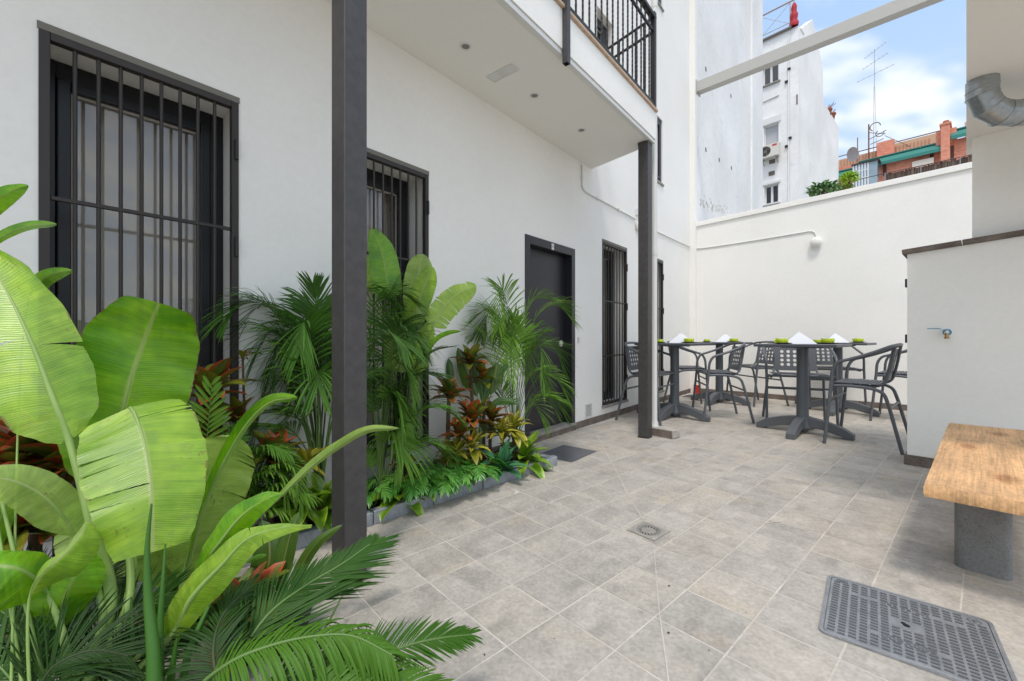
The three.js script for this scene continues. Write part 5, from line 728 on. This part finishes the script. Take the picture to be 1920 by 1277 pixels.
// ------------------------------------------------------------------ front foliage in the trough
{
  const root = V3(-0.97, 0.18, -0.86);
  bananaPlant('banana_plant', 'large banana plant with broad bright green paddle leaves in front of the barred window', undefined, root, [
    { m: [[128, 822, 1.12], [102, 755, 1.12], [62, 650, 1.14], [14, 550, 1.17], [-60, 440, 1.2]], hw: 72, mat: 0, via: [[205, 1150, 1.05], [165, 960, 1.08]], o: { fold: 0.12, roll: 0.05, slits: 2, prof: tabProf([[0, 0.12], [0.06, 0.42], [0.2, 0.82], [0.4, 1], [0.65, 0.95], [0.85, 0.7], [1, 0.1]]) }, r: 0.016 },
    { m: [[208, 910, 1.36], [222, 815, 1.36], [244, 715, 1.38], [274, 628, 1.40], [298, 568, 1.38]], hw: 96, mat: 1, via: [[250, 1100, 1.15], [235, 1000, 1.28]], o: { fold: 0.14, prof: tabProf([[0, 0.35], [0.12, 0.7], [0.35, 0.98], [0.55, 1], [0.75, 0.92], [0.9, 0.72], [0.97, 0.62], [1, 0.52]]) } },
    { m: [[243, 764, 1.20], [262, 800, 1.16], [277, 865, 1.11], [284, 940, 1.07], [287, 1035, 1.05]], hw: 86, mat: 0, via: [[235, 1150, 1.06], [232, 950, 1.22], [232, 830, 1.25]], o: { fold: 0.14, slits: 6, droop: 0.05, prof: tabProf([[0, 0.72], [0.05, 0.9], [0.2, 1.0], [0.5, 1.0], [0.75, 0.86], [0.92, 0.68], [1, 0.55]]) } },
    { m: [[142, 1010, 1.08], [116, 965, 1.06], [74, 925, 1.03], [20, 900, 1.0], [-60, 893, 0.97]], hw: 38, mat: 2, via: [[190, 1180, 1.02]], o: { fold: 0.2, roll: -0.2, blunt: 5, b0: 0.3 } },
    { m: [[92, 1120, 0.98], [66, 1085, 0.95], [30, 1065, 0.92], [-20, 1060, 0.9], [-70, 1075, 0.9]], hw: 62, mat: 1, via: [[125, 1230, 0.95]], o: { fold: 0.5, roll: 0.3, droop: 0.3, b0: 0.3 } },
    { m: [[56, 1118, 0.93], [82, 1072, 0.92], [125, 1035, 0.92], [152, 1000, 0.93], [163, 978, 0.94]], hw: 44, mat: 0, o: { fold: 0.9, roll: -0.5, droop: 0.2, b0: 0.25, blunt: 4 }, r: 0.004 },
    { m: [[110, 1185, 1.0], [120, 1120, 0.99], [145, 1070, 1.0], [160, 1030, 1.02]], hw: 48, mat: 1, o: { fold: 0.3, b0: 0.3 }, r: 0.004 },
    { m: [[344, 1095, 1.36], [365, 1010, 1.38], [390, 920, 1.40], [418, 850, 1.42], [440, 815, 1.42]], hw: 64, mat: 2, via: [[320, 1200, 1.2]], o: { fold: 0.12, blunt: 9, b0: 0.25, slits: 6 } },
    { m: [[236, 1110, 1.32], [222, 1040, 1.33], [205, 970, 1.34], [192, 905, 1.36]], hw: 78, mat: 2, via: [[235, 1200, 1.15]], o: { fold: 0.2, blunt: 9, b0: 0.2, slits: 6 } },
    { m: [[300, 1100, 1.36], [310, 1040, 1.36], [312, 980, 1.37], [300, 920, 1.38]], hw: 46, mat: 2, via: [[265, 1200, 1.15]], o: { fold: 0.2, blunt: 7, b0: 0.2, slits: 5 } },
    { m: [[345, 1080, 1.28], [375, 975, 1.26], [415, 875, 1.22], [470, 785, 1.18], [510, 752, 1.16], [558, 745, 1.14]], hw: 15, mat: 1, via: [[310, 1200, 1.12]], o: { fold: 0.55, roll: 0.7, blunt: 12, b0: 0.55, wav: 0 } },
    { m: [[372, 1072, 1.14], [410, 1020, 1.14], [455, 965, 1.15], [500, 935, 1.16], [532, 924, 1.17]], hw: 27, mat: 1, via: [[330, 1200, 1.06]], o: { fold: 0.25, prof: tabProf([[0, 0.4], [0.2, 0.85], [0.45, 1], [0.72, 0.62], [1, 0.04]]) } },
    { m: [[318, 1195, 1.04], [360, 1120, 1.05], [415, 1060, 1.06], [465, 1010, 1.08], [525, 990, 1.1], [585, 984, 1.12]], hw: 33, mat: 0, o: { fold: 0.12, slits: 2, prof: tabProf([[0, 0.5], [0.1, 0.85], [0.3, 1], [0.55, 0.8], [0.75, 0.45], [1, 0.08]]) } },
    { m: [[470, 985, 1.2], [520, 935, 1.22], [590, 868, 1.24], [640, 832, 1.25], [690, 806, 1.25], [748, 803, 1.25]], hw: 11, mat: 2, via: [[370, 1120, 1.1], [420, 1040, 1.16]], o: { fold: 0.5, roll: 0.5, blunt: 8, b0: 0.5, wav: 0 }, r: 0.008 },
    { m: [[-60, 520, 1.2], [-20, 462, 1.2], [20, 436, 1.18], [60, 423, 1.16], [106, 420, 1.14]], hw: 11, mat: 1, o: { fold: 0.6, roll: 0.4, blunt: 8, wav: 0 }, r: 0.005 },
    { m: [[-60, 430, 1.3], [-20, 385, 1.3], [15, 362, 1.3], [52, 347, 1.3]], hw: 22, mat: 1, o: { fold: 0.5, blunt: 2.4 }, r: 0.004 },
    { m: [[60, 545, 1.3], [85, 520, 1.3], [108, 511, 1.3], [136, 507, 1.3]], hw: 16, mat: 1, o: { fold: 0.4, blunt: 2.2 }, r: 0.003 },
    { m: [[462, 1055, 1.22], [485, 1043, 1.22], [500, 1041, 1.22]], hw: 5, mat: 1, o: { fold: 0.5 }, r: 0.003 },
    { m: [[-40, 1060, 1.25], [-10, 1000, 1.25], [4, 955, 1.25], [-5, 930, 1.25]], hw: 18, mat: 1, o: { fold: 0.2 }, r: 0.003 }
  ]);
  const sp = thing('rolled_banana_shoot', 'dark green rolled young leaf shoots standing upright among the banana stalks', 'plant', V3(-0.80, 0.17, -0.92));
  const sh = (pts, r) => mesh('rolled_leaf', taper(rel(pts.map(p => P(...p)), sp.position), r, 0.002, 30, 10), LM.stalkDark, sp);
  sh([[290, 1330, 0.93], [288, 1230, 0.95], [278, 1120, 0.97], [276, 1030, 0.98], [284, 945, 0.99]], 0.017); sh([[300, 1330, 1.0], [300, 1180, 1.02], [306, 1080, 1.04], [310, 1020, 1.06]], 0.012); sh([[310, 1330, 0.98], [322, 1260, 0.98], [332, 1195, 0.98]], 0.014); sh([[340, 1330, 1.0], [352, 1230, 1.02], [385, 1150, 1.06], [415, 1090, 1.1]], 0.012); sh([[245, 1330, 1.0], [248, 1200, 1.02], [246, 1120, 1.05]], 0.009);
  const V = V3(0.25, 0.65, 0.72).normalize();
  palm('cycad_palm', 'low palm with stiff feathery dark green fronds spreading over the front paving', undefined, V3(-0.55, 0.17, -0.90), [
    { m: [[400, 1300, 1.0], [450, 1225, 1.05], [505, 1150, 1.12], [570, 1100, 1.2], [640, 1058, 1.27], [694, 1020, 1.34]], L: 190, mat: 0, o: { ref: V, a0: 0.75, a1: 0.32, kL: 0.5, kR: 1.0, n: 84, droop: 0.05, vee: 0.1, lw: 0.0029, start: 0.12 } },
    { m: [[370, 1300, 0.92], [430, 1243, 0.93], [500, 1213, 0.95], [581, 1194, 0.97], [659, 1192, 0.98], [735, 1228, 0.96]], L: 105, mat: 2, o: { ref: V3(0, 1, 0.3).normalize(), a0: 1.1, a1: 0.6, n: 58, droop: 0.65, vee: 0.15, lw: 0.0036, start: 0.1 } },
    { m: [[600, 1310, 0.98], [640, 1272, 1.0], [690, 1240, 1.04], [769, 1209, 1.1], [830, 1196, 1.15], [882, 1190, 1.2]], L: 92, mat: 1, o: { ref: V, a0: 0.95, a1: 0.3, n: 70, droop: 0.12, vee: 0.1, lw: 0.0025, start: 0.05 } },
    { m: [[480, 1300, 0.94], [560, 1262, 0.95], [640, 1250, 0.97], [720, 1262, 0.98]], L: 110, mat: 1, o: { ref: V, a0: 0.9, a1: 0.35, n: 60, droop: 0.3, vee: 0.1, lw: 0.0028, start: 0.1 } },
    { m: [[420, 1310, 0.95], [400, 1220, 1.0], [420, 1150, 1.08], [470, 1100, 1.15]], L: 110, mat: 3, o: { ref: V, a0: 0.9, a1: 0.4, n: 54, droop: 0.3, vee: 0.15, lw: 0.0026, start: 0.1 } },
    { m: [[560, 1300, 0.9], [650, 1290, 0.92], [760, 1290, 0.95], [850, 1300, 0.97]], L: 90, mat: 2, o: { ref: V, a0: 0.9, a1: 0.35, n: 56, droop: 0.2, vee: 0.1, lw: 0.0027, start: 0.05 } },
    { m: [[640, 1120, 1.55], [665, 1060, 1.58], [690, 1025, 1.6], [712, 1015, 1.62]], L: 50, mat: 1, o: { ref: V, n: 24, a0: 0.8, a1: 0.3, droop: 0.05, lw: 0.004, start: 0.1 } }
  ], { d: 1, Lpx: 100, r: 0.007, spread: 0, front: 1 });
  palm('feather_palm', 'fine feathered palm fronds at the foot of the banana stalks', undefined, V3(-1.2, 0.17, -0.85), [
    { m: [[90, 1310, 0.95], [60, 1230, 0.97], [25, 1165, 1.0], [-40, 1120, 1.02]], L: 150, mat: 0 }, { m: [[110, 1310, 1.0], [90, 1200, 1.03], [120, 1130, 1.08], [190, 1090, 1.12]], L: 150, mat: 3 }, { m: [[150, 1310, 1.02], [190, 1220, 1.05], [250, 1150, 1.1], [320, 1110, 1.15]], L: 140, mat: 0 }, { m: [[60, 1310, 0.9], [100, 1250, 0.92], [170, 1220, 0.95], [240, 1230, 0.97]], L: 130, mat: 3 }, { m: [[40, 1330, 0.9], [0, 1250, 0.92], [-60, 1210, 0.95]], L: 130, mat: 0 }, { m: [[190, 1310, 1.0], [230, 1250, 1.0], [280, 1200, 1.05], [340, 1190, 1.1]], L: 110, mat: 3 }, { m: [[80, 1250, 1.3], [70, 1150, 1.32], [50, 1080, 1.35], [10, 1030, 1.38]], L: 110, mat: 3 }
  ], { front: 1, d: 1, Lpx: 130, r: 0.005, n: 56, lw: 0.0021, a0: 1.0, a1: 0.4, droop: 0.15, vee: 0.1, spread: 0, start: 0.05, ref: V });
  // dark paddle leaves by the post
  const dk = thing('rubber_plant', 'dark glossy paddle leaved plant in front of the kerb by the near post', 'plant', V3(-0.80, 0, -1.47));
  for (const [m, hw] of [[[[470, 1100, 1.5], [500, 1070, 1.5], [505, 1020, 1.52], [490, 975, 1.54]], 33], [[[520, 1120, 1.5], [530, 1060, 1.52], [545, 1000, 1.55], [560, 960, 1.58]], 18], [[[545, 1140, 1.45], [562, 1068, 1.48], [597, 1015, 1.5], [642, 984, 1.53]], 12], [[[415, 1170, 1.4], [395, 1120, 1.42], [385, 1080, 1.44]], 20], [[[430, 1230, 1.35], [410, 1260, 1.3], [385, 1262, 1.27]], 22]]) { const l = mesh('leaf', blade(rel(m.map(p => P(...p)), dk.position), hw * 1.5 / FPX, { org: dk.position, fold: 0.2, blunt: 3, b0: 0.35, nS: 24 }), LM.dark[0], dk); mesh('stalk', taper(rel([V3(-0.80, 0.12, -1.47), P(...m[0]), P(...m[1])], dk.position), 0.006, 0.003, 14, 6), LM.rachisDark, l); }
  const pot = (c, r, h, label) => { const o = thing('nursery_pot', label, 'pot', c); mesh('pot_wall', new THREE.LatheGeometry([[0.001, 0], [r * 0.78, 0], [r, h], [r * 1.05, h], [r * 1.05, h + 0.012], [r * 0.93, h + 0.012], [r * 0.9, h - 0.01], [0.001, h - 0.012]].map(p => new THREE.Vector2(...p)), 24), std(0x2a2928, 0.8), o); };
  pot(V3(-0.80, 0, -1.47), 0.1, 0.11, 'black nursery pot under the dark paddle leaves');
  pot(V3(P(458, 1115, 1.42).x, 0, -1.42), 0.1, 0.11, 'black nursery pot under the large red cordyline');
  pot(V3(P(352, 1095, 1.5).x, 0, -1.5), 0.09, 0.09, 'black nursery pot hidden behind the banana stalks');
  rosette('cordyline', 458, 1125, 1.42, 92, 'large red cordyline with orange edged leaves in front of the kerb', undefined, { n: 26, base: 0.1 });
  rosette('cordyline', 352, 1095, 1.5, 62, 'red cordyline peeping out between the banana stalks', undefined, { base: 0.0 });
}
// ------------------------------------------------------------------ plants in the bed
const moreFronds = (seed, n, rx, ry, x0, x1, y0, y1, mats) => { const R = rng(seed), out = []; for (let i = 0; i < n; i++) { const tx = mix(x0, x1, R()), ty = mix(y0, y1, R()), bow = ty - 30 - R() * 60; out.push({ m: [[rx, ry], [mix(rx, tx, 0.16), mix(ry, bow, 0.45)], [mix(rx, tx, 0.45), mix(ry, bow, 0.88)], [mix(rx, tx, 0.78), bow + 6], [tx, ty]], mat: mats[R() * mats.length | 0] }); } return out; };
{
  const gY = 'yellow dracaenas in the planting bed', gL = 'lime dracaenas along the kerb';
  // every rosette: pixel, radius, distance from the wall, what sets it apart
  for (const [px, py, r, s, n, l] of [
    [395, 715, 60, 0.18, 24, 'tall red cordyline against the right edge of the first barred window'], [385, 790, 58, 0.24, 20, 'red cordyline behind the single feather frond'], [512, 838, 48, 0.22, 20, 'dark red cordyline low on the wall under the kentia palm'], [445, 770, 40, 0.15, 14, 'small red cordyline between the first window and the kentia palm'], [455, 665, 16, 0.12, 6, 'tiny red leaf tuft against the wall beside the first window'],
    [25, 830, 112, 0.3, 26, 'largest dark red cordyline below the biggest banana leaf'], [110, 835, 90, 0.35, 20, 'dark red cordyline touching the stalk of the biggest banana leaf'], [25, 960, 92, 0.42, 22, 'low dark red cordyline under the pale side banana leaf'], [120, 960, 60, 0.4, 14, 'small dark red cordyline hidden behind the pale side banana leaf'], [60, 900, 90, 0.36, 22, 'middle dark red cordyline between the two left banana leaves'],
    [882, 668, 30, 0.16, 24, 'orange red cordyline topping the tallest cane beside the areca palm'], [905, 702, 32, 0.22, 24, 'orange red cordyline behind the dark oval leaves'], [842, 728, 38, 0.22, 26, 'orange red cordyline on the cane nearest the second window'], [885, 772, 42, 0.3, 26, 'broad orange red cordyline in the middle of the red group'], [922, 775, 30, 0.3, 22, 'orange red cordyline at the foot of the areca palm'], [862, 805, 30, 0.34, 22, 'short dark orange cordyline above the philodendrons'], [760, 868, 28, 0.3, 20, 'lone small red cordyline between the philodendrons and the near post']]) rosette('cordyline', px, py, bedZ(px, s), r, l, 'red cordylines in the planting bed', { n });
  for (const [px, py, r, s, l] of [[572, 858, 42, 0.26, 'yellow green dracaena rosette left of the near post'], [855, 840, 36, 0.36, 'yellow green dracaena rosette standing above the philodendrons'], [880, 865, 32, 0.42, 'small yellow green dracaena close to the agave'], [857, 874, 30, 0.4, 'smallest yellow green dracaena down among the philodendron leaves'], [962, 792, 34, 0.4, 'yellow green dracaena in front of the areca palm stems'], [940, 800, 32, 0.42, 'yellow green dracaena just above the blue agave'], [885, 828, 34, 0.4, 'yellow green dracaena below the red cordyline group']]) rosette('yellow', px, py, bedZ(px, s), r, l, gY);
  for (const [px, py, r, s, n, l] of [[985, 842, 54, 0.48, 22, 'bright lime green dracaena at the door end of the planter'], [755, 912, 52, 0.37, 20, 'bright lime green dracaena at the kerb beside bare soil'], [795, 900, 40, 0.4, 16, 'smaller lime green dracaena touching the philodendrons'], [600, 930, 66, 0.28, 20, 'broad lime green dracaena right behind the near post kerb'], [560, 930, 52, 0.3, 16, 'lime green dracaena in the middle behind the kerb left of the post'], [530, 915, 48, 0.26, 16, 'lime green dracaena beside the low feathery palm']]) rosette('lime', px, py, bedZ(px, s), r, l, gL, { n });
  rosette('agave', 942, 862, bedZ(942, 0.5), 44, 'blue green agave rosette at the kerb in front of the palm');
  // split-leaf philodendrons
  const ph = (px, label, s, n, L) => { const d = bedZ(px, s), root = bedP(px, s), g = thing('split_leaf_philodendron', label, 'plant', root, 0, 'philodendrons along the kerb'), R = rng(px); for (let i = 0; i < n; i++) { const a = -0.2 + R() * 3.6, e = 0.25 + R() * 0.75, len = L * (0.75 + R() * 0.5), dir = LW.W.clone().multiplyScalar(Math.cos(a)).addScaledVector(LW.N, Math.sin(a) * 0.8); const b = V3(0, 0.05, 0).addScaledVector(dir, 0.03), k = b.clone().addScaledVector(dir, len * 0.55 * Math.cos(e)).add(V3(0, len * 1.1 * Math.sin(e), 0)), t = k.clone().addScaledVector(dir, len * 0.75).add(V3(0, -len * 0.32, 0)), mm = k.clone().lerp(t, 0.5).add(V3(0, 0.012, 0)); const m = mesh('leaf', frond([k, mm, t], { L: len * 0.5, n: 8, lw: len * 0.042, a0: 1.25, a1: 0.4, vee: 0.3, droop: 0.2, start: 0.0, seed: i + px, seg: 4, curl: 0.25, lp: q => 0.62 + 0.38 * Math.sin(Math.PI * Math.min(1, q * 0.8 + 0.2)) }), LM.philo[R() * 2 | 0], g); mesh('stalk', taper([V3(0, 0, 0), b, b.clone().lerp(k, 0.5).add(V3(0, 0.02, 0)), k], 0.004, 0.0022, 12, 6), LM.rachis, m); } };
  for (const [px, s, n, L, l] of [[785, 0.30, 13, 0.13, 'split leaf philodendron behind the two small lime dracaenas'], [825, 0.36, 15, 0.14, 'split leaf philodendron spilling over the middle kerb stone'], [862, 0.40, 14, 0.13, 'split leaf philodendron under the smallest yellow dracaena'], [900, 0.44, 13, 0.13, 'split leaf philodendron left of the blue agave'], [800, 0.2, 12, 0.12, 'split leaf philodendron at the wall below the second window'], [840, 0.26, 10, 0.12, 'split leaf philodendron under the cane nearest the second window'], [815, 0.42, 12, 0.13, 'low split leaf philodendron hanging on the kerb edge'], [888, 0.5, 10, 0.12, 'small split leaf philodendron over the kerb joint by the agave'], [770, 0.38, 12, 0.12, 'split leaf philodendron between the small lime dracaenas and the kerb'], [845, 0.46, 12, 0.12, 'split leaf philodendron leaning out over the longest kerb stone'], [735, 0.2, 12, 0.12, 'split leaf philodendron shaded under the dense kentia palm'], [700, 0.3, 8, 0.11, 'sparse split leaf philodendron at the foot of the near post']]) ph(px, l, s, n, L);
  // tall palms
  const r1 = bedP(600, 0.2), d1 = bedZ(600, 0.2);
  palm('kentia_palm', 'tall dark green kentia palm arching over the wall just left of the near post', undefined, r1, [
    [[590, 880], [560, 720], [525, 600], [490, 568], [452, 572], [428, 592]], [[590, 880], [548, 730], [495, 645], [440, 612], [398, 618]], [[592, 880], [550, 740], [505, 690], [465, 705], [440, 762]], [[595, 880], [575, 750], [545, 700], [505, 735], [478, 800]],
    { m: [[602, 880], [612, 720], [602, 620], [592, 560], [586, 532]], mat: 3, L: 60, o: { droop: 0.05 } }, [[600, 880], [570, 800], [540, 770], [500, 782], [475, 815]], [[605, 880], [635, 680], [655, 580], [690, 545], [730, 560]], [[605, 880], [645, 720], [690, 640], [730, 625], [760, 650]], [[605, 880], [590, 760], [570, 680], [540, 660], [515, 680]], [[602, 880], [600, 760], [590, 690], [560, 640], [520, 640]], [[600, 900], [565, 850], [525, 842], [488, 870]], [[606, 900], [625, 780], [650, 720], [690, 700], [725, 730]], [[600, 900], [585, 820], [560, 770], [530, 800], [520, 850]], { m: [[598, 900], [560, 838], [530, 828], [505, 842], [478, 865]], mat: 3, L: 36 },
    ...moreFronds(71, 13, 598, 900, 450, 640, 610, 850, [0, 1, 3, 0])
  ], { d: d1, Lpx: 100, n: 30, lw: 0.0048, a0: 1.0, a1: 0.35, droop: 0.32, vee: 0.2, r: 0.007, start: 0.4, spread: 0.5, mats: [0, 3, 1, 0, 0, 3] });
  const r3 = bedP(716, 0.3), d3 = bedZ(716, 0.3);
  palm('kentia_palm', 'dense dark green kentia palm between the near post and the second barred window', undefined, r3, [
    [[715, 900], [722, 700], [718, 590], [738, 545], [775, 562]], [[715, 900], [705, 700], [695, 610], [705, 565], [725, 560], [748, 590]], [[718, 900], [735, 770], [765, 710], [805, 702], [832, 715]], [[718, 900], [742, 835], [775, 782], [815, 762], [850, 778]], [[712, 900], [722, 780], [738, 735], [752, 760], [757, 805]], { m: [[716, 900], [745, 760], [778, 690], [815, 658], [848, 650]], mat: 3, L: 34, o: { droop: 0.1 } }, [[712, 920], [716, 850], [732, 812], [750, 828], [757, 865]], [[716, 900], [738, 720], [765, 650], [775, 630], [790, 650]], [[714, 900], [700, 760], [690, 690], [672, 660], [650, 680]], [[716, 900], [725, 760], [745, 680], [760, 690], [775, 740]], [[714, 900], [708, 800], [715, 745], [730, 740], [742, 770]], [[718, 910], [745, 860], [775, 830], [805, 830], [830, 850]], [[714, 900], [720, 720], [735, 640], [748, 610], [770, 625]], [[712, 900], [700, 780], [688, 720], [670, 720]], [[716, 920], [700, 880], [690, 850], [672, 850]]
  ], { d: d3, Lpx: 84, n: 34, lw: 0.005, a0: 1.0, a1: 0.35, droop: 0.3, vee: 0.2, r: 0.007, start: 0.35, spread: 0.45, seed: 50, mats: [0, 1, 3, 0, 1] });
  const r4 = bedP(968, 0.34), d4 = bedZ(968, 0.34);
  palm('areca_palm', 'airy mid green areca palm standing in front of the black door', undefined, r4, [
    [[962, 830], [955, 700], [938, 610], [915, 580], [888, 598]], [[962, 830], [958, 690], [948, 600], [936, 552]], [[965, 830], [972, 690], [982, 605], [1002, 562], [1030, 560]], [[966, 830], [985, 650], [1010, 590], [1042, 572], [1073, 598]], [[966, 830], [985, 710], [1010, 650], [1038, 652], [1056, 690]], [[964, 830], [950, 730], [926, 650], [898, 622], [884, 640]], [[964, 830], [945, 750], [922, 680], [897, 672], [886, 690]], [[966, 830], [985, 750], [1015, 705], [1043, 712], [1062, 745]], [[966, 830], [985, 790], [1010, 745], [1038, 748], [1058, 778]], [[965, 830], [975, 740], [990, 680], [1003, 640], [1020, 625]], [[962, 830], [955, 750], [950, 670], [958, 620], [972, 596]], [[964, 840], [950, 780], [935, 730], [915, 720]], [[966, 840], [980, 790], [1000, 760], [1018, 790]], [[964, 830], [962, 720], [968, 640], [962, 590]],
    ...moreFronds(75, 8, 965, 840, 895, 1055, 610, 780, [2, 1, 2])
  ], { d: d4, Lpx: 64, n: 26, lw: 0.0055, a0: 0.95, a1: 0.4, droop: 0.22, vee: 0.2, r: 0.005, start: 0.42, spread: 0.3, seed: 90, mats: [2, 1, 2, 2, 1] });
  const d5 = bedZ(500, 0.3);
  palm('low_feather_palm', 'low feathery palm between the banana plant and the near post', undefined, bedP(480, 0.3), [
    [[450, 980], [480, 900], [520, 870], [565, 885]], [[455, 990], [470, 870], [500, 835], [540, 850]], [[445, 980], [440, 900], [455, 850], [490, 840]], [[450, 990], [490, 930], [530, 905], [580, 930]], [[448, 980], [430, 900], [410, 870], [380, 880]], [[452, 990], [485, 960], [520, 950], [555, 970]],
    ...moreFronds(83, 8, 455, 990, 400, 600, 870, 980, [1, 2, 0])
  ], { d: d5, Lpx: 62, n: 30, lw: 0.0042, a0: 1.0, a1: 0.4, droop: 0.4, vee: 0.2, r: 0.004, start: 0.2, spread: 0.2, seed: 130, mats: [1, 0, 2] });
  palm('parlour_palm', 'single upright feather frond palm below the red cordyline by the window', undefined, bedP(392, 0.34), [
    { m: [[385, 900], [388, 830], [392, 780], [398, 715]], L: 66, mat: 1, o: { ref: V3(0.1, 0.1, 1).normalize(), droop: 0.15, n: 14, lw: 0.008, a0: 1.15, a1: 0.5, vee: 0.1, start: 0.1 } }, { m: [[395, 930], [420, 870], [440, 830], [452, 800]], L: 50, mat: 3, o: { ref: V3(0.1, 0.1, 1).normalize(), droop: 0.2, n: 14, lw: 0.007 } }, { m: [[380, 930], [360, 870], [350, 830], [352, 800]], L: 44, mat: 0, o: { ref: V3(0.1, 0.1, 1).normalize(), droop: 0.2, n: 14, lw: 0.007 } }
  ], { d: bedZ(392, 0.34), Lpx: 60, r: 0.004, spread: 0.05, seed: 150 });
  // bird of paradise behind the post
  const d2 = bedZ(745, 0.17);
  bananaPlant('bird_of_paradise', 'bird of paradise plant with upright light green paddle leaves beside the second window', undefined, bedP(745, 0.17), [
    { m: [[730, 560], [724, 515], [714, 465], [696, 428]], hw: 28, mat: 1, o: { fold: 0.15, blunt: 4 } }, { m: [[722, 548], [708, 518], [692, 498], [670, 485]], hw: 26, mat: 0, o: { fold: 0.15 } }, { m: [[783, 600], [780, 545], [786, 505], [792, 476]], hw: 25, mat: 2, o: { fold: 0.15, blunt: 10, slits: 4 } }, { m: [[772, 612], [785, 565], [800, 525], [811, 500]], hw: 22, mat: 0, o: { fold: 0.15, blunt: 5 } },
    { m: [[812, 612], [828, 582], [855, 553], [893, 536]], hw: 25, mat: 2, via: [[790, 690]], o: { fold: 0.12, blunt: 6, slits: 7 } }, { m: [[752, 700], [749, 655], [752, 615], [757, 585]], hw: 29, mat: 2, o: { fold: 0.2, blunt: 8, slits: 3 } }, { m: [[784, 700], [792, 655], [800, 625], [806, 602]], hw: 17, mat: 0, o: { fold: 0.15 } }, { m: [[797, 665], [820, 635], [842, 624], [864, 621]], hw: 6, mat: 1, o: { fold: 0.5, roll: 0.5 } }, { m: [[768, 700], [775, 672], [785, 655], [800, 648]], hw: 17, mat: 1, o: { fold: 0.6, roll: -0.4, droop: 0.3 } }
  ], { d: d2, r: 0.007 });
  const d6 = bedZ(905, 0.24);
  const dk = thing('broad_leaf_ginger', 'broad leaved plant with dark oval leaves among the red cordylines', 'plant', bedP(900, 0.24));
  for (const [m, hw, mt] of [[[[895, 745], [885, 715], [872, 685], [858, 652]], 19, 0], [[[920, 742], [925, 715], [930, 695], [932, 680]], 17, 0], [[[905, 750], [900, 715], [893, 685], [890, 665]], 12, 2], [[[905, 760], [910, 730], [918, 705]], 10, 2], [[[850, 730], [845, 705], [843, 685], [841, 672]], 8, 2], [[[912, 765], [935, 752], [955, 752], [968, 758]], 8, 2], [[[900, 790], [915, 800], [930, 812]], 12, 0], [[[930, 705], [945, 690], [952, 683]], 6, 2]]) { const l = mesh('leaf', blade(rel(m.map(p => P(p[0], p[1], d6)), dk.position), hw * d6 / FPX, { org: dk.position, fold: 0.2, blunt: 3, b0: 0.4, nS: 20 }), mt ? LM.banana[3] : LM.dark[0], dk); mesh('stalk', taper(rel([bedP(900, 0.24), P(900, 790, d6), P(m[0][0], m[0][1], d6), P(m[1][0], m[1][1], d6)], dk.position), 0.006, 0.002, 14, 6), LM.rachis, l); }
}
// greenery on the neighbour's terrace, seen over the coping
{
  const bush = (name, label, c, rx, ry, n, ls, cols, seed) => { const g = thing(name, label, 'shrub', c), R = rng(seed); const lg = lance(1, 0.16, 0.2, 0.9); const groups = cols.map(() => []); for (let i = 0; i < n; i++) { const a = R() * 6.283, h = Math.acos(1 - 1.5 * R()), rr = Math.pow(R(), 0.4); const p = V3(Math.sin(h) * Math.cos(a) * rx * rr, ry + Math.cos(h) * ry * rr, Math.sin(h) * Math.sin(a) * rx * rr); const q = lg.clone().toNonIndexed().scale(ls, ls, ls * 1.3).rotateZ((R() - 0.4) * 1.4).rotateY(R() * 6.283).translate(p.x, p.y, p.z); groups[R() * cols.length | 0].push(q); } groups.forEach((l, i) => { if (l.length) { const m = mesh('foliage', merge(l), cols[i], g); m.userData.kind = 'stuff'; } }); mesh('trunk', merge([rod(V3(0, -c.y + 0.0, 0), V3(0, ry, 0), 0.06, 7)]), std(0x5a4a3a, 0.9), g); };
  const gr = [0x6f9a58, 0x86ad6a, 0x4f7a40].map(c => phys(c, 0.6, { transmission: 0.3, thickness: 0 })), yl = [0xb6d63a, 0xd2e04e, 0x93bd2c].map(c => phys(c, 0.6, { transmission: 0.35, thickness: 0 }));
  const at = (px, py, d) => P(px, py, d);
  bush('terrace_shrub', 'feathery dark green shrub rising behind the far wall coping', at(1543, 368, 16), 0.45, 0.24, 220, 0.24, gr, 3);
  bush('terrace_shrub', 'rounded yellow green shrub on the terrace beside the glazed lean to', at(1592, 350, 22), 0.38, 0.38, 420, 0.2, yl, 5);
  bush('terrace_shrub', 'low olive green shrub between the white gable and the terrace', at(1580, 360, 21), 0.4, 0.16, 220, 0.2, [LM.palm[2], LM.yellow[1]], 7);
}

{ // grit and leaf scraps lying on the paving
  const R = rng(77), l = []; for (const [px, py, k] of [[1005, 953, 1], [1027, 957, 0.8], [1255, 1099, 1.2], [1256, 1189, 1.2], [968, 1050, 0.7], [908, 1228, 1], [1113, 1125, 0.6], [1325, 875, 0.8], [1056, 955, 0.7], [838, 1052, 0.6], [1488, 1000, 0.8], [1180, 1018, 0.7], [1400, 1150, 0.6], [1330, 1220, 0.7], [1040, 1200, 0.6], [1600, 930, 0.8]]) { const p = G(px, py), s = 0.0034 * k; l.push(lance(s * 2.4, s, 0.35, 0.8).toNonIndexed().rotateY(R() * 6).translate(p.x, 0.0035, p.z)); }
  const o = mesh('leaf_scraps', merge(l), std(0x4a4033, 0.9), null); o.userData = { kind: 'stuff', label: 'tiny dry leaf scraps scattered over the paving', category: 'litter' };
}
renderer.render(scene, camera);
